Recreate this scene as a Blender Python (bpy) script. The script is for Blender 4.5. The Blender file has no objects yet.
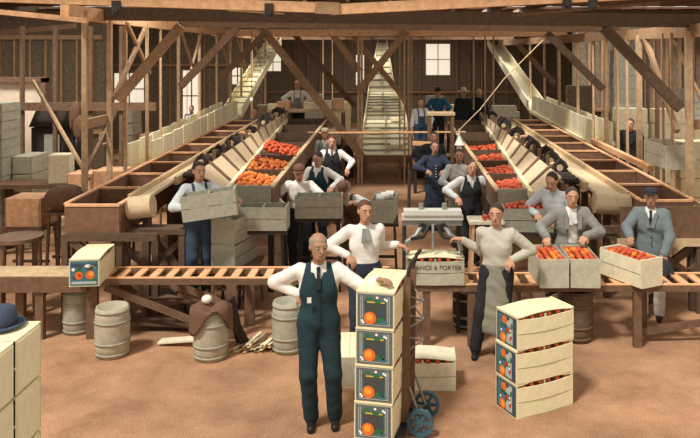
import bpy, math, random
import numpy as np
from mathutils import Vector, Matrix
random.seed(7)
C = bpy.context.scene.collection
F, VX, HY, CAMH = 740.0, 391.0, 54.0, 3.45      # focal length in pixels, vanishing point, camera height
def lin(c):
    c = c / 255.0
    return c / 12.92 if c <= .04045 else ((c + .055) / 1.055) ** 2.4
def rgb(r, g, b): return (lin(r), lin(g), lin(b), 1)
# ------------------------------------------------------------------ materials
def mat(name, col, rough=.8, var=.18, scale=6.0, stretch=(1, 1, 1), bump=.15, metal=0.0, spec=.3, col2=None, emit=None):
    m = bpy.data.materials.new(name); m.use_nodes = True
    nt = m.node_tree; N = nt.nodes; L = nt.links
    b = N['Principled BSDF']
    b.inputs['Roughness'].default_value = rough
    b.inputs['Metallic'].default_value = metal
    b.inputs['Specular IOR Level'].default_value = spec
    tc = N.new('ShaderNodeTexCoord'); mp = N.new('ShaderNodeMapping')
    mp.inputs['Scale'].default_value = stretch
    L.new(tc.outputs['Object'], mp.inputs['Vector'])
    nz = N.new('ShaderNodeTexNoise'); nz.inputs['Scale'].default_value = scale
    nz.inputs['Detail'].default_value = 5; nz.inputs['Roughness'].default_value = .65
    L.new(mp.outputs[0], nz.inputs['Vector'])
    r = N.new('ShaderNodeValToRGB')
    c = rgb(*col)
    if col2 is None:
        lo = tuple(x * (1 - var) for x in c[:3]) + (1,)
        hi = tuple(min(1, x * (1 + var)) for x in c[:3]) + (1,)
    else: lo, hi = rgb(*col2), c
    r.color_ramp.elements[0].position = .32; r.color_ramp.elements[0].color = lo
    r.color_ramp.elements[1].position = .68; r.color_ramp.elements[1].color = hi
    L.new(nz.outputs['Fac'], r.inputs['Fac']); L.new(r.outputs[0], b.inputs['Base Color'])
    if bump:
        bp = N.new('ShaderNodeBump'); bp.inputs['Strength'].default_value = bump; bp.inputs['Distance'].default_value = .02
        L.new(nz.outputs['Fac'], bp.inputs['Height']); L.new(bp.outputs[0], b.inputs['Normal'])
    if emit:
        b.inputs['Emission Color'].default_value = rgb(*col); b.inputs['Emission Strength'].default_value = emit
    return m
M = {}
def W(name, col, **k):
    k.setdefault('scale', 9); k.setdefault('stretch', (1.3, 1.3, 1.3)); k.setdefault('var', .22)
    M[name] = mat(name, col, **k)
W('beam_lit', (226, 176, 130)); W('beam', (160, 126, 94)); W('beam_dark', (96, 76, 58)); W('dark_brown', (62, 52, 43))  # the palest beam tone is the brown wood with warm light in its colour
W('post', (184, 152, 116)); W('brown', (116, 88, 66)); W('rust', (124, 90, 68)); W('peach', (226, 176, 132))
W('cream', (238, 226, 182), var=.08); W('white_wood', (226, 216, 184), var=.12); W('grey_wood', (186, 180, 156), var=.16)
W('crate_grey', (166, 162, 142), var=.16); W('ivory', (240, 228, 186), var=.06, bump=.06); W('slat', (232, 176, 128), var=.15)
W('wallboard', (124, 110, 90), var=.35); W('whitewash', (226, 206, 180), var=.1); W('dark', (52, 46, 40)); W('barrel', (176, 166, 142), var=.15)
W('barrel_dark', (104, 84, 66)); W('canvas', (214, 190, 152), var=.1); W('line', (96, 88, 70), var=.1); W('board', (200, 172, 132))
M['iron'] = mat('iron', (50, 50, 48), rough=.5, metal=.4); M['steel'] = mat('steel', (150, 150, 142), rough=.45, metal=.4)
M['enamel'] = mat('enamel', (206, 204, 190), rough=.5, var=.08, bump=.02)
M['wheel'] = mat('wheel', (64, 96, 108), rough=.45); M['cloth_brown'] = mat('cloth_brown', (110, 80, 58), scale=14, bump=.5)
M['cloth_white'] = mat('cloth_white', (232, 226, 210), scale=14, bump=.3, var=.06)
M['orange'] = mat('orange', (216, 96, 34), rough=.5, col2=(164, 48, 26), scale=30, bump=.05, spec=.5)
M['orange_yellow'] = mat('orange_yellow', (236, 150, 34), rough=.45, col2=(214, 92, 24), scale=30, bump=.05, spec=.5)
M['felt'] = mat('felt', (66, 78, 94), rough=.9, scale=20, bump=.1); M['felt_dark'] = mat('felt_dark', (52, 52, 56), rough=.9)
M['straw'] = mat('straw', (214, 200, 160), rough=.9); M['hat_brown'] = mat('hat_brown', (104, 74, 56), rough=.9)
M['leather'] = mat('leather', (34, 30, 28), rough=.5)
M['skin'] = mat('skin', (196, 146, 116), rough=.6, var=.08, bump=.02); M['skin_shade'] = mat('skin_shade', (170, 128, 100), rough=.6, var=.08, bump=.02)
M['hair_dark'] = mat('hair_dark', (66, 54, 46), rough=.7, scale=40, bump=.4); M['hair_grey'] = mat('hair_grey', (150, 136, 112), rough=.7, scale=40, bump=.4)
M['hair_brown'] = mat('hair_brown', (96, 66, 46), rough=.7, scale=40, bump=.4)
M['sclera'] = mat('sclera', (196, 184, 166), rough=.4, var=.03, bump=0); M['eye'] = mat('eye', (40, 30, 26), rough=.3, bump=0); M['lip'] = mat('lip', (150, 90, 76), rough=.5, bump=0)
M['glass'] = mat('glass', (238, 234, 214), rough=.2, var=.02, bump=0)
def cloth(n, c, **k): M[n] = mat(n, c, rough=.9, var=k.get('var', .14), scale=k.get('scale', 9), bump=.35)
cloth('shirt_white', (232, 226, 214), var=.07); cloth('shirt_grey', (196, 194, 186)); cloth('shirt_blue', (200, 204, 204), var=.08)
cloth('teal', (34, 58, 64)); cloth('teal_dark', (34, 52, 58)); cloth('navy', (44, 52, 66)); cloth('black', (40, 42, 44)); cloth('suit', (112, 120, 120)); cloth('grey_cloth', (134, 132, 122))
cloth('apron', (140, 134, 116), var=.08); cloth('sweater', (188, 182, 164), var=.08); cloth('blue', (48, 96, 128)); cloth('brown_cloth', (104, 84, 68)); cloth('denim', (56, 70, 88))
cloth('pale', (214, 208, 196), var=.08)
# printed crate labels
for n, c in dict(l_slate=(98, 104, 100), l_teal=(70, 114, 124), l_pale=(178, 184, 172), l_yellow=(214, 186, 60), l_green=(48, 110, 66), l_blue=(54, 84, 112),
                 l_orange=(228, 112, 44), l_gold=(240, 160, 60), l_white=(240, 236, 226), l_red=(186, 52, 40), l_dark=(72, 74, 66)).items():
    M[n] = mat(n, c, rough=.7, var=.1, scale=25, bump=0)
def floor_mat():
    m = bpy.data.materials.new('packed_floor'); m.use_nodes = True
    nt = m.node_tree; N = nt.nodes; L = nt.links; b = N['Principled BSDF']; b.inputs['Roughness'].default_value = .95
    b.inputs['Specular IOR Level'].default_value = .1
    tc = N.new('ShaderNodeTexCoord')
    a = N.new('ShaderNodeTexNoise'); a.inputs['Scale'].default_value = 1.3; a.inputs['Detail'].default_value = 6; a.inputs['Roughness'].default_value = .7
    f = N.new('ShaderNodeTexNoise'); f.inputs['Scale'].default_value = 60; f.inputs['Detail'].default_value = 4
    L.new(tc.outputs['Object'], a.inputs['Vector']); L.new(tc.outputs['Object'], f.inputs['Vector'])
    r = N.new('ShaderNodeValToRGB'); r.color_ramp.elements[0].position = .34; r.color_ramp.elements[1].position = .66
    r.color_ramp.elements[0].color = rgb(166, 124, 94); r.color_ramp.elements[1].color = rgb(212, 164, 124)
    L.new(a.outputs['Fac'], r.inputs['Fac'])
    r2 = N.new('ShaderNodeValToRGB'); r2.color_ramp.elements[0].position = .35; r2.color_ramp.elements[1].position = .6
    r2.color_ramp.elements[0].color = (.72, .68, .64, 1); r2.color_ramp.elements[1].color = (1, 1, 1, 1)
    L.new(f.outputs['Fac'], r2.inputs['Fac'])
    a3 = N.new('ShaderNodeTexNoise'); a3.inputs['Scale'].default_value = .45; a3.inputs['Detail'].default_value = 3; L.new(tc.outputs['Object'], a3.inputs['Vector'])
    r3 = N.new('ShaderNodeValToRGB'); r3.color_ramp.elements[0].position = .4; r3.color_ramp.elements[1].position = .62; r3.color_ramp.elements[0].color = (.74, .76, .78, 1); r3.color_ramp.elements[1].color = (1, 1, 1, 1)
    L.new(a3.outputs['Fac'], r3.inputs['Fac']); m3 = N.new('ShaderNodeMix'); m3.data_type = 'RGBA'; m3.blend_type = 'MULTIPLY'; m3.inputs[0].default_value = 1
    L.new(r.outputs[0], m3.inputs[6]); L.new(r3.outputs[0], m3.inputs[7]); r = m3
    mx = N.new('ShaderNodeMix'); mx.data_type = 'RGBA'; mx.blend_type = 'MULTIPLY'; mx.inputs[0].default_value = .9
    L.new(r.outputs[2], mx.inputs[6]); L.new(r2.outputs[0], mx.inputs[7]); L.new(mx.outputs[2], b.inputs['Base Color'])
    bp = N.new('ShaderNodeBump'); bp.inputs['Strength'].default_value = .5; bp.inputs['Distance'].default_value = .02
    L.new(f.outputs['Fac'], bp.inputs['Height']); L.new(bp.outputs[0], b.inputs['Normal'])
    return m
M['floor'] = floor_mat()
# ------------------------------------------------------------------ mesh builder
class G:
    def __init__(s): s.v = []; s.f = []; s.mi = []; s.sm = []; s.mats = []
    def slot(s, m):
        if m not in s.mats: s.mats.append(m)
        return s.mats.index(m)
    def add(s, vs, fs, m=None, smooth=False):
        o = len(s.v); s.v += [tuple(x) for x in vs]; k = s.slot(m) if m else 0
        for f in fs: s.f.append(tuple(o + i for i in f)); s.mi.append(k); s.sm.append(smooth)
        return s
    def box(s, x0, x1, y0, y1, z0, z1, m=None):
        vs = [(x, y, z) for x in (x0, x1) for y in (y0, y1) for z in (z0, z1)]
        return s.add(vs, [(0, 1, 3, 2), (4, 6, 7, 5), (0, 4, 5, 1), (2, 3, 7, 6), (0, 2, 6, 4), (1, 5, 7, 3)], m)
    def bar(s, a, b, w, t, m=None, up=(0, 0, 1)):
        a, b = Vector(a), Vector(b); d = (b - a).normalized(); u = Vector(up)
        if abs(d.dot(u)) > .98: u = Vector((0, 1, 0))
        x = d.cross(u).normalized() * w / 2; y = x.cross(d).normalized() * t / 2
        vs = [p + i * x + j * y for p in (a, b) for i, j in ((-1, -1), (1, -1), (1, 1), (-1, 1))]
        return s.add(vs, [(3, 2, 1, 0), (4, 5, 6, 7), (0, 1, 5, 4), (1, 2, 6, 5), (2, 3, 7, 6), (3, 0, 4, 7)], m)
    def cyl(s, a, b, r0, r1=None, n=16, m=None, cap=True):
        r1 = r0 if r1 is None else r1; a, b = Vector(a), Vector(b); d = (b - a).normalized()
        u = Vector((0, 0, 1)) if abs(d.z) < .9 else Vector((1, 0, 0)); x = d.cross(u).normalized(); y = d.cross(x)
        vs = [p + (x * math.cos(q) + y * math.sin(q)) * r for p, r in ((a, r0), (b, r1)) for q in [2 * math.pi * i / n for i in range(n)]]
        s.add(vs, [(i, (i + 1) % n, n + (i + 1) % n, n + i) for i in range(n)], m, True)
        if cap: s.add(vs, [tuple(reversed(range(n))), tuple(range(n, 2 * n))], m)
        return s
    def tube(s, pts, r, n=10, m=None):
        for a, b in zip(pts, pts[1:]): s.cyl(a, b, r, r, n, m)
        for p in pts[1:-1]: s.ball(p, r, m, 8, 6)
        return s
    def lathe(s, prof, c=(0, 0, 0), n=24, m=None, squash=(1, 1)):
        vs = [(c[0] + r * math.cos(2 * math.pi * i / n) * squash[0], c[1] + r * math.sin(2 * math.pi * i / n) * squash[1], c[2] + z) for r, z in prof for i in range(n)]
        fs = [(k * n + i, k * n + (i + 1) % n, (k + 1) * n + (i + 1) % n, (k + 1) * n + i) for k in range(len(prof) - 1) for i in range(n)]
        return s.add(vs, fs, m, True)
    def ball(s, c, r, m=None, n=12, k=8):
        r = (r, r, r) if not hasattr(r, '__len__') else r
        vs = [(c[0], c[1], c[2] + r[2])]
        for j in range(1, k):
            for i in range(n):
                p, q = math.pi * j / k, 2 * math.pi * i / n
                vs.append((c[0] + r[0] * math.sin(p) * math.cos(q), c[1] + r[1] * math.sin(p) * math.sin(q), c[2] + r[2] * math.cos(p)))
        vs.append((c[0], c[1], c[2] - r[2])); e = len(vs) - 1
        fs = [(0, 1 + i, 1 + (i + 1) % n) for i in range(n)]
        for j in range(k - 2): fs += [(1 + j * n + i, 1 + (j + 1) * n + i, 1 + (j + 1) * n + (i + 1) % n, 1 + j * n + (i + 1) % n) for i in range(n)]
        fs += [(e, 1 + (k - 2) * n + (i + 1) % n, 1 + (k - 2) * n + i) for i in range(n)]
        return s.add(vs, fs, m, True)
    def sheet(s, rows, t, m=None):
        """a curved board: rows of points (x0..x1 edges) given thickness t downwards"""
        n = len(rows); vs = []
        for a, b in rows: vs += [a, b, (b[0], b[1], b[2] - t), (a[0], a[1], a[2] - t)]
        fs = [(0, 3, 2, 1), (4 * n - 4, 4 * n - 3, 4 * n - 2, 4 * n - 1)]
        for i in range(n - 1):
            for j in range(4): fs.append((4 * i + j, 4 * i + (j + 1) % 4, 4 * i + 4 + (j + 1) % 4, 4 * i + 4 + j))
        return s.add(vs, fs, m)
    def build(s, name, m=None, parent=None, **tags):
        me = bpy.data.meshes.new(name); me.from_pydata(s.v, [], s.f)
        ms = s.mats if s.mats else [None]
        for x in ms:
            me.materials.append(M[x] if x else M[m])
        me.polygons.foreach_set('material_index', s.mi); me.polygons.foreach_set('use_smooth', s.sm); me.update()
        o = bpy.data.objects.new(name, me); C.objects.link(o)
        if parent: o.parent = parent
        tag(o, **tags); return o
def tag(o, label=None, cat=None, group=None, kind=None):
    for k, v in (('label', label), ('category', cat), ('group', group), ('kind', kind)):
        if v: o[k] = v
    return o
def thing(name, label, cat, loc=(0, 0, 0), rz=0, group=None):
    o = bpy.data.objects.new(name, None); C.objects.link(o); o.location = loc; o.rotation_euler = (0, 0, rz); o.empty_display_size = .1
    return tag(o, label, cat, group)
def copy_tree(o, parent=None):
    c = o.copy(); C.objects.link(c)
    if parent: c.parent = parent
    for ch in list(KIDS.get(o.name, [])) or list(o.children): copy_tree(ch, c)
    return c
KIDS = {}
def place(proto, used, loc, rz, label, group=None, rx=0, ry=0):
    o = proto if not used.get(proto.name) else copy_tree(proto)
    used[proto.name] = True
    o.location = loc; o.rotation_euler = (rx, ry, rz); o['label'] = label
    if group: o['group'] = group
    return o
ORD = ['first', 'second', 'third', 'fourth', 'fifth', 'sixth', 'seventh', 'eighth', 'ninth', 'tenth', 'eleventh', 'twelfth', 'thirteenth', 'fourteenth']
# ------------------------------------------------------------------ signed distance bodies
def nets(D, org, h):
    D = D.astype(np.float32); ins = D < 0
    s = sum(ins[i:ins.shape[0] - 1 + i, j:ins.shape[1] - 1 + j, k:ins.shape[2] - 1 + k].astype(np.int8) for i in (0, 1) for j in (0, 1) for k in (0, 1))
    idx = np.argwhere((s > 0) & (s < 8))
    if not len(idx): return None
    ids = -np.ones(s.shape, dtype=np.int64); ids[tuple(idx.T)] = np.arange(len(idx))
    cor = np.array([(i, j, k) for i in (0, 1) for j in (0, 1) for k in (0, 1)])
    val = np.stack([D[tuple((idx + c).T)] for c in cor], 1)
    acc = np.zeros((len(idx), 3)); cnt = np.zeros(len(idx))
    for a in range(8):
        for b in range(a + 1, 8):
            if np.abs(cor[a] - cor[b]).sum() != 1: continue
            va, vb = val[:, a], val[:, b]; m = (va < 0) != (vb < 0)
            t = np.where(m, va / np.where(m, va - vb, 1), 0)
            acc += m[:, None] * (cor[a] + t[:, None] * (cor[b] - cor[a])); cnt += m
    V = (idx + acc / cnt[:, None]) * h + org
    Q = []
    for ax in range(3):
        u, v = [(1, 2), (2, 0), (0, 1)][ax]
        sl0 = [slice(None)] * 3; sl1 = [slice(None)] * 3; sl0[ax] = slice(0, -1); sl1[ax] = slice(1, None)
        a, b = ins[tuple(sl0)], ins[tuple(sl1)]
        e = np.argwhere(a != b); e = e[(e[:, u] > 0) & (e[:, v] > 0) & (e[:, u] < ins.shape[u] - 1) & (e[:, v] < ins.shape[v] - 1)]
        fl = a[tuple(e.T)]
        du = np.zeros(3, int); dv = np.zeros(3, int); du[u] = 1; dv[v] = 1
        q = np.stack([ids[tuple((e - du - dv).T)], ids[tuple((e - dv).T)], ids[tuple(e.T)], ids[tuple((e - du).T)]], 1)
        q[~fl] = q[~fl][:, ::-1]; Q.append(q)
    return V, np.concatenate(Q)
def mesh_np(name, V, Q, m, parent):
    me = bpy.data.meshes.new(name)
    me.vertices.add(len(V)); me.vertices.foreach_set('co', V.astype(np.float32).ravel())
    me.loops.add(len(Q) * 4); me.loops.foreach_set('vertex_index', Q.astype(np.int32).ravel())
    me.polygons.add(len(Q)); me.polygons.foreach_set('loop_start', np.arange(len(Q), dtype=np.int32) * 4)
    me.polygons.foreach_set('use_smooth', np.ones(len(Q), dtype=bool))
    me.update(calc_edges=True); me.validate(); me.materials.append(M[m])
    o = bpy.data.objects.new(name, me); C.objects.link(o)
    if parent: o.parent = parent
    return o
class Blob:
    """smooth union of tapered capsules and ellipsoids; cuts are applied afterwards"""
    def __init__(s): s.p = []; s.cuts = []; s.noise = 0
    def cap(s, a, b, r0, r1=None, k=.03, flat=None, q=1.0): s.p.append(('c', np.array(a, float), np.array(b, float), r0, r0 if r1 is None else r1, k, flat, q)); return s
    def ell(s, c, R, rad, k=.02, sub=False): s.p.append(('e', np.array(c, float), np.array(R, float), np.array(rad, float), k, sub)); return s
    def mesh(s, name, h, m, parent):
        lo = np.full(3, 1e9); hi = -lo
        for p in s.p:
            if p[0] == 'c':
                r = max(p[3], p[4]) + .03
                lo = np.minimum(lo, np.minimum(p[1], p[2]) - r); hi = np.maximum(hi, np.maximum(p[1], p[2]) + r)
            elif not p[5]:
                r = p[3].max() + .02; lo = np.minimum(lo, p[1] - r); hi = np.maximum(hi, p[1] + r)
        lo -= 2 * h; n = np.ceil((hi - lo) / h).astype(int) + 3
        ax = [lo[i] + h * np.arange(n[i]) for i in range(3)]
        D = np.full(n, 1.0, dtype=np.float32)
        for p in s.p:
            if p[0] == 'c': r = max(p[3], p[4]) + p[5] + .05; b0, b1 = np.minimum(p[1], p[2]) - r, np.maximum(p[1], p[2]) + r
            else: r = p[3].max() + p[4] + .04; b0, b1 = p[1] - r, p[1] + r
            i0 = np.maximum(0, np.floor((b0 - lo) / h).astype(int)); i1 = np.minimum(n, np.ceil((b1 - lo) / h).astype(int) + 1)
            if (i1 <= i0).any(): continue
            sl = tuple(slice(i0[i], i1[i]) for i in range(3))
            X = [ax[0][sl[0]][:, None, None], ax[1][sl[1]][None, :, None], ax[2][sl[2]][None, None, :]]
            if p[0] == 'c':
                _, a, b, r0, r1, k, flat, q = p
                ba = b - a; pa = [X[i] - a[i] for i in range(3)]
                L2 = max(ba @ ba, 1e-9)
                t = np.clip((pa[0] * ba[0] + pa[1] * ba[1] + pa[2] * ba[2]) / L2, 0, 1)
                d = [pa[i] - t * ba[i] for i in range(3)]
                if flat is not None:
                    al = (d[0] * flat[0] + d[1] * flat[1] + d[2] * flat[2]) * (q - 1)
                    d = [d[i] + al * flat[i] for i in range(3)]
                v = np.sqrt(d[0] ** 2 + d[1] ** 2 + d[2] ** 2) - (r0 + (r1 - r0) * t)
            else:
                _, c, R, rad, k, sub = p
                pa = [X[i] - c[i] for i in range(3)]
                l = [(pa[0] * R[j][0] + pa[1] * R[j][1] + pa[2] * R[j][2]) / rad[j] for j in range(3)]
                v = (np.sqrt(l[0] ** 2 + l[1] ** 2 + l[2] ** 2) - 1) * rad.min()
                if sub:
                    D[sl] = np.maximum(D[sl], -v); continue
            A = D[sl]; hh = np.maximum(k - np.abs(A - v), 0) / k
            D[sl] = np.minimum(A, v) - hh * hh * k * .25
        X = (ax[0][:, None, None], ax[1][None, :, None], ax[2][None, None, :])
        if s.noise:
            wx = X[0] + .035 * np.sin(13 * X[2] + 7 * X[1]); wz = X[2] + .04 * np.sin(11 * X[0] + 17 * X[1] + 1.3)
            D = D + s.noise * (.55 * np.sin(38 * wz + 21 * wx) + .4 * np.sin(17 * wx - 29 * wz + 23 * X[1] + 2 * np.sin(9 * wz)) + .3 * np.sin(61 * wz - 19 * wx + 3 * np.sin(15 * wx)))
        for c in s.cuts: D = np.maximum(D, c(*X))
        D[0], D[-1] = 1, 1; D[:, 0], D[:, -1] = 1, 1; D[:, :, 0], D[:, :, -1] = 1, 1
        r = nets(D, lo, h)
        return mesh_np(name, r[0], r[1], m, parent) if r else None
def ik(a, t, l1, l2, pole):
    a, t, pole = np.array(a, float), np.array(t, float), np.array(pole, float)
    d = t - a; L = np.linalg.norm(d); Lc = min(L, (l1 + l2) * .995); u = d / max(L, 1e-6); t = a + u * Lc
    x = (l1 * l1 - l2 * l2 + Lc * Lc) / (2 * Lc); y = math.sqrt(max(l1 * l1 - x * x, 1e-6))
    p = pole - u * (pole @ u); n = np.linalg.norm(p); p = p / n if n > 1e-6 else np.array([0, 1, 0.])
    return a + u * x + p * y, t
def rot(ax, a):
    return np.array(Matrix.Rotation(a, 3, ax))
PEOPLE = []
def person(label, loc, H=1.74, yaw=0, lean=0, side=0, hr=None, hl=None, pr=(-1, .3, -.3), pl=(1, .3, -.3), hyaw=0, hpitch=0, feet=None, drop=0, h=.012,
           shirt='shirt_white', legs='black', vest=None, coat=None, copen=0, apron=None, bib=None, tie=None, hair='hair_dark', bald=False, hat=None, hatm='felt_dark',
           skirt=None, mous=None, neckerchief=None, skin='skin', curl=.5, buttons=None, hips=False):
    """yaw in degrees: 0 faces the camera (-Y). hr, hl: world targets of the hand on the person's right and left."""
    S = H / 1.75; yw = math.radians(yaw)
    root = thing('person', label, 'person', loc, yw)
    Rw = np.array(Matrix.Rotation(-yw, 3, 'Z'))
    loc3 = np.array(loc, float)
    def tl(w): return Rw @ (np.array(w, float) - loc3)
    pel = np.array([0, .0, (.935 - drop) * S])
    RT = rot('X', math.radians(lean)) @ rot('Y', math.radians(side))
    up, fr, sd = RT @ [0, 0, 1], RT @ [0, -1, 0], RT @ [1, 0, 0]
    T = lambda x, y, z: pel + sd * x * S - fr * y * S + up * z * S          # torso frame: x to the person's left
    neck = T(0, .01, .535); RH = RT @ rot('X', math.radians(hpitch - lean * .6)) @ rot('Z', math.radians(hyaw))
    hc = neck + (RT @ [0, -.03, .155]) * S if lean < 30 else neck + (RT @ rot('X', math.radians(-lean * .3)) @ [0, -.04, .15]) * S
    hd = lambda x, y, z: hc + RH @ (np.array([x, y, z]) * S)
    RHt = RH.T
    J = {}
    for k, sx, hand, pole in (('r', -1, hr, pr), ('l', 1, hl, pl)):
        sh = T(.168 * sx, .012, .468)
        tgt = tl(hand) if hand is not None else T(.27 * sx, -.06, -.08)
        pole = np.array([pole[0] * 1.0, pole[1], pole[2]])
        if hand is None: pole = np.array([.3 * sx, 1, 0])
        tgt = np.array(tgt, float); full = tgt - sh; n = np.linalg.norm(full)
        wr = tgt - full / n * .06 * S if hand is not None else tgt
        el, wr = ik(sh, wr, .295 * S, .265 * S, pole)
        J[k] = (sh, el, wr, tgt, hand is not None)
    fe = feet or ((-.1, -.02), (.1, .02))
    Lg = {}
    for k, sx, ft in (('r', -1, fe[0]), ('l', 1, fe[1])):
        hp = pel + np.array([.088 * sx * S, 0, -.01]); an = np.array([ft[0], ft[1] + .03, .085 * S])
        kn, an = ik(hp, an, .43 * S, .43 * S, [.15 * sx, -1, 0]); Lg[k] = (hp, kn, an)
    def torso(B, g, arms=True, low=True):
        f = fr
        B.cap(T(-.075, 0, .02), T(.075, 0, .02), .1 * S + g, k=.05, flat=f, q=1.12)
        B.cap(T(0, .0, .06), T(0, 0, .26), .142 * S + g, .142 * S + g, k=.05, flat=f, q=1.35)
        B.cap(T(-.055, .0, .33), T(.055, 0, .33), .112 * S + g, k=.05, flat=f, q=1.12)
        B.cap(T(-.11, .01, .43), T(.11, .01, .43), .066 * S + g, k=.05)
        B.cap(T(-.1, .015, .475), T(.1, .015, .475), .034 * S + g * .7, k=.05)
        B.cap(T(0, .01, .44), neck, .07 * S + g * .6, .052 * S + g * .5, k=.05)
    def arm(B, g, k, to=1.0, gw=None):
        sh, el, wr, tg, hn = J[k]; gw = g if gw is None else gw
        w = el + (wr - el) * to
        B.cap(sh, el, .052 * S + g, .043 * S + g, k=.025); B.cap(el, w, .043 * S + g, (.030 * S if to > .8 else .038 * S) + gw, k=.02)
    def leg(B, g, k, to=1.0, ga=None):
        hp, kn, an = Lg[k]; ga = g if ga is None else ga; a = kn + (an - kn) * to
        B.cap(hp, kn, .088 * S + g, .058 * S + g, k=.03); B.cap(kn, a, .058 * S + g, .040 * S + ga, k=.03)
    # body
    B = Blob(); torso(B, 0)
    for k in 'rl':
        arm(B, 0, k); leg(B, 0, k); hp, kn, an = Lg[k]
        B.cap(kn + (an - kn) * .3 + np.array([0, .02, 0]) * S, kn + (an - kn) * .5 + np.array([0, .015, 0]) * S, .05 * S, .042 * S, k=.03)
        B.cap(an + np.array([0, .03, -.045]) * S, an + np.array([0, -.12, -.055]) * S, .034 * S, .026 * S, k=.02)
    B.cap(neck - up * .03 * S, hc - up * .02, .052 * S, .05 * S, k=.02)
    B.ell(hd(0, .012, .032), RHt, np.array([.077, .096, .086]) * S, k=.02)
    B.ell(hd(0, -.024, -.03), RHt, np.array([.062, .07, .086]) * S, k=.03)
    B.cap(hd(-.02, -.058, -.09), hd(.02, -.058, -.09), .024 * S, k=.02)
    for sx in (-1, 1): B.ell(hd(.032 * sx, -.098, .004), RHt, np.array([.017, .014, .010]) * S, sub=True)
    B.cap(hd(-.04, -.082, .026), hd(.04, -.082, .026), .011 * S, k=.012)
    B.cap(hd(0, -.088, .01), hd(0, -.112, -.032), .009 * S, .014 * S, k=.01)
    B.cap(hd(-.018, -.088, -.062), hd(.018, -.088, -.062), .0085 * S, k=.008)
    for sx in (-1, 1): B.ell(hd(.077 * sx, .012, -.006), RHt, np.array([.011, .019, .032]) * S, k=.008)
    for k, sx in (('r', -1), ('l', 1)):
        sh, el, wr, tg, hn = J[k]
        f = (wr - el) / np.linalg.norm(wr - el)
        if hn:
            d = tg - wr; f2 = f * .8 + d / max(np.linalg.norm(d), 1e-6) * .6; f = f2 / np.linalg.norm(f2)
            n = np.array([0, 0, -1.]) + np.array([-.3 * sx, 0, 0])
        else: n = np.array([-sx, .25, 0.])
        n = n - f * (n @ f); n = n / np.linalg.norm(n); s2 = np.cross(f, n) * (1 if k == 'l' else -1)
        if hn and hips:
            pass
        pc = wr + f * .045 * S
        B.cap(wr, wr + f * .03 * S, .027 * S, .03 * S, k=.02, flat=n, q=1.3)
        B.cap(pc - s2 * .018 * S, pc + s2 * .018 * S, .032 * S, k=.02, flat=n, q=1.9)
        B.cap(pc + f * .025 * S - s2 * .024 * S, pc + f * .025 * S + s2 * .024 * S, .024 * S, k=.02, flat=n, q=1.6)
        for i, (o, ln) in enumerate(((-.031, .062), (-.011, .074), (.010, .08), (.030, .07))):
            b0 = pc + f * .045 * S + s2 * o * S
            c1 = curl * (1.1 if hn else .7); c2 = c1 * 2
            p1 = b0 + (f * math.cos(c1) + n * math.sin(c1) + s2 * o * 3) * ln * .52 * S
            p2 = p1 + (f * math.cos(c2) + n * math.sin(c2) + s2 * o * 2) * ln * .5 * S
            B.cap(b0, p1, .0098 * S, .009 * S, k=.006); B.cap(p1, p2, .009 * S, .0078 * S, k=.005)
        t0 = wr + f * .025 * S + s2 * .028 * S; t1 = t0 + (f * .6 + s2 * .7 + n * .3) * .042 * S; t2 = t1 + (f * .9 + s2 * .1 + n * .4) * .032 * S
        B.cap(t0, t1, .0135 * S, .0105 * S, k=.01); B.cap(t1, t2, .0105 * S, .009 * S, k=.005)
    body = B.mesh('body', h, skin, root)
    # eyes, brows and mouth
    for sx in (-1, 1):
        g = G(); c = hd(.032 * sx, -.081, .004); g.ball(c, (.0115 * S,) * 3, 'sclera', 10, 8); c = hd(.032 * sx, -.0868, .001); g.ball(c, (.0082 * S,) * 3, 'eye', 8, 6); g.build('eye', parent=root)
        g = G(); a, b, c3 = hd(.016 * sx, -.094, .026), hd(.034 * sx, -.094, .031), hd(.05 * sx, -.082, .025)
        g.tube([a, b, c3], .0042 * S, 6); g.build('eyebrow', hair, root)
    g = G(); g.tube([hd(-.02, -.092, -.063), hd(0, -.0975, -.061), hd(.02, -.092, -.063)], .004 * S, 6); g.build('mouth', 'lip', root)
    if mous:
        g = G(); g.tube([hd(-.03, -.086, -.056), hd(0, -.102, -.046), hd(.03, -.086, -.056)], .0095 * S, 8); g.build('moustache', mous, root)
    # hair
    Hr = Blob(); Hr.ell(hd(0, .018, .035), RHt, np.array([.0805, .1, .0905]) * S)
    Hr.noise = .003
    cx, cy, cz = RH[:, 0], RH[:, 1], RH[:, 2]
    def facecut(x, y, z):
        dy = (x - hc[0]) * cy[0] + (y - hc[1]) * cy[1] + (z - hc[2]) * cy[2]
        dz = (x - hc[0]) * cz[0] + (y - hc[1]) * cz[1] + (z - hc[2]) * cz[2]
        a = -(dz - (.07 if not bald else .045) * S + (dy + .06 * S) * (1.25 if not bald else .55)) + .007 * np.sin(60 * x + 40 * y) + .005 * np.sin(110 * z + 50 * x)
        if bald: a = np.maximum(a, dz - .075 * S)
        return a * .7
    Hr.cuts.append(facecut); Hr.mesh('hair', h * .8, hair, root)
    # clothes
    def tplane(pt, nrm):
        pt, nrm = np.array(pt), np.array(nrm)
        return lambda x, y, z: (x - pt[0]) * nrm[0] + (y - pt[1]) * nrm[1] + (z - pt[2]) * nrm[2]
    S1 = Blob(); torso(S1, .012)
    for k in 'rl': arm(S1, .017, k, .93, .012)
    S1.cap(neck - up * .07 * S, neck - up * .035 * S, .07 * S, .066 * S, k=.01)
    S1.noise = .0042; S1.cuts.append(tplane(T(0, 0, .02), -up)); S1.mesh('shirt', h, shirt, root)
    L1 = Blob(); L1.cap(T(-.075, 0, .02), T(.075, 0, .02), .1 * S + .016, k=.05, flat=fr, q=1.12); L1.cap(T(0, .0, .06), T(0, 0, .14), .142 * S + .016, k=.06, flat=fr, q=1.3)
    for k in 'rl': leg(L1, .02, k, .97, .03)
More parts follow.
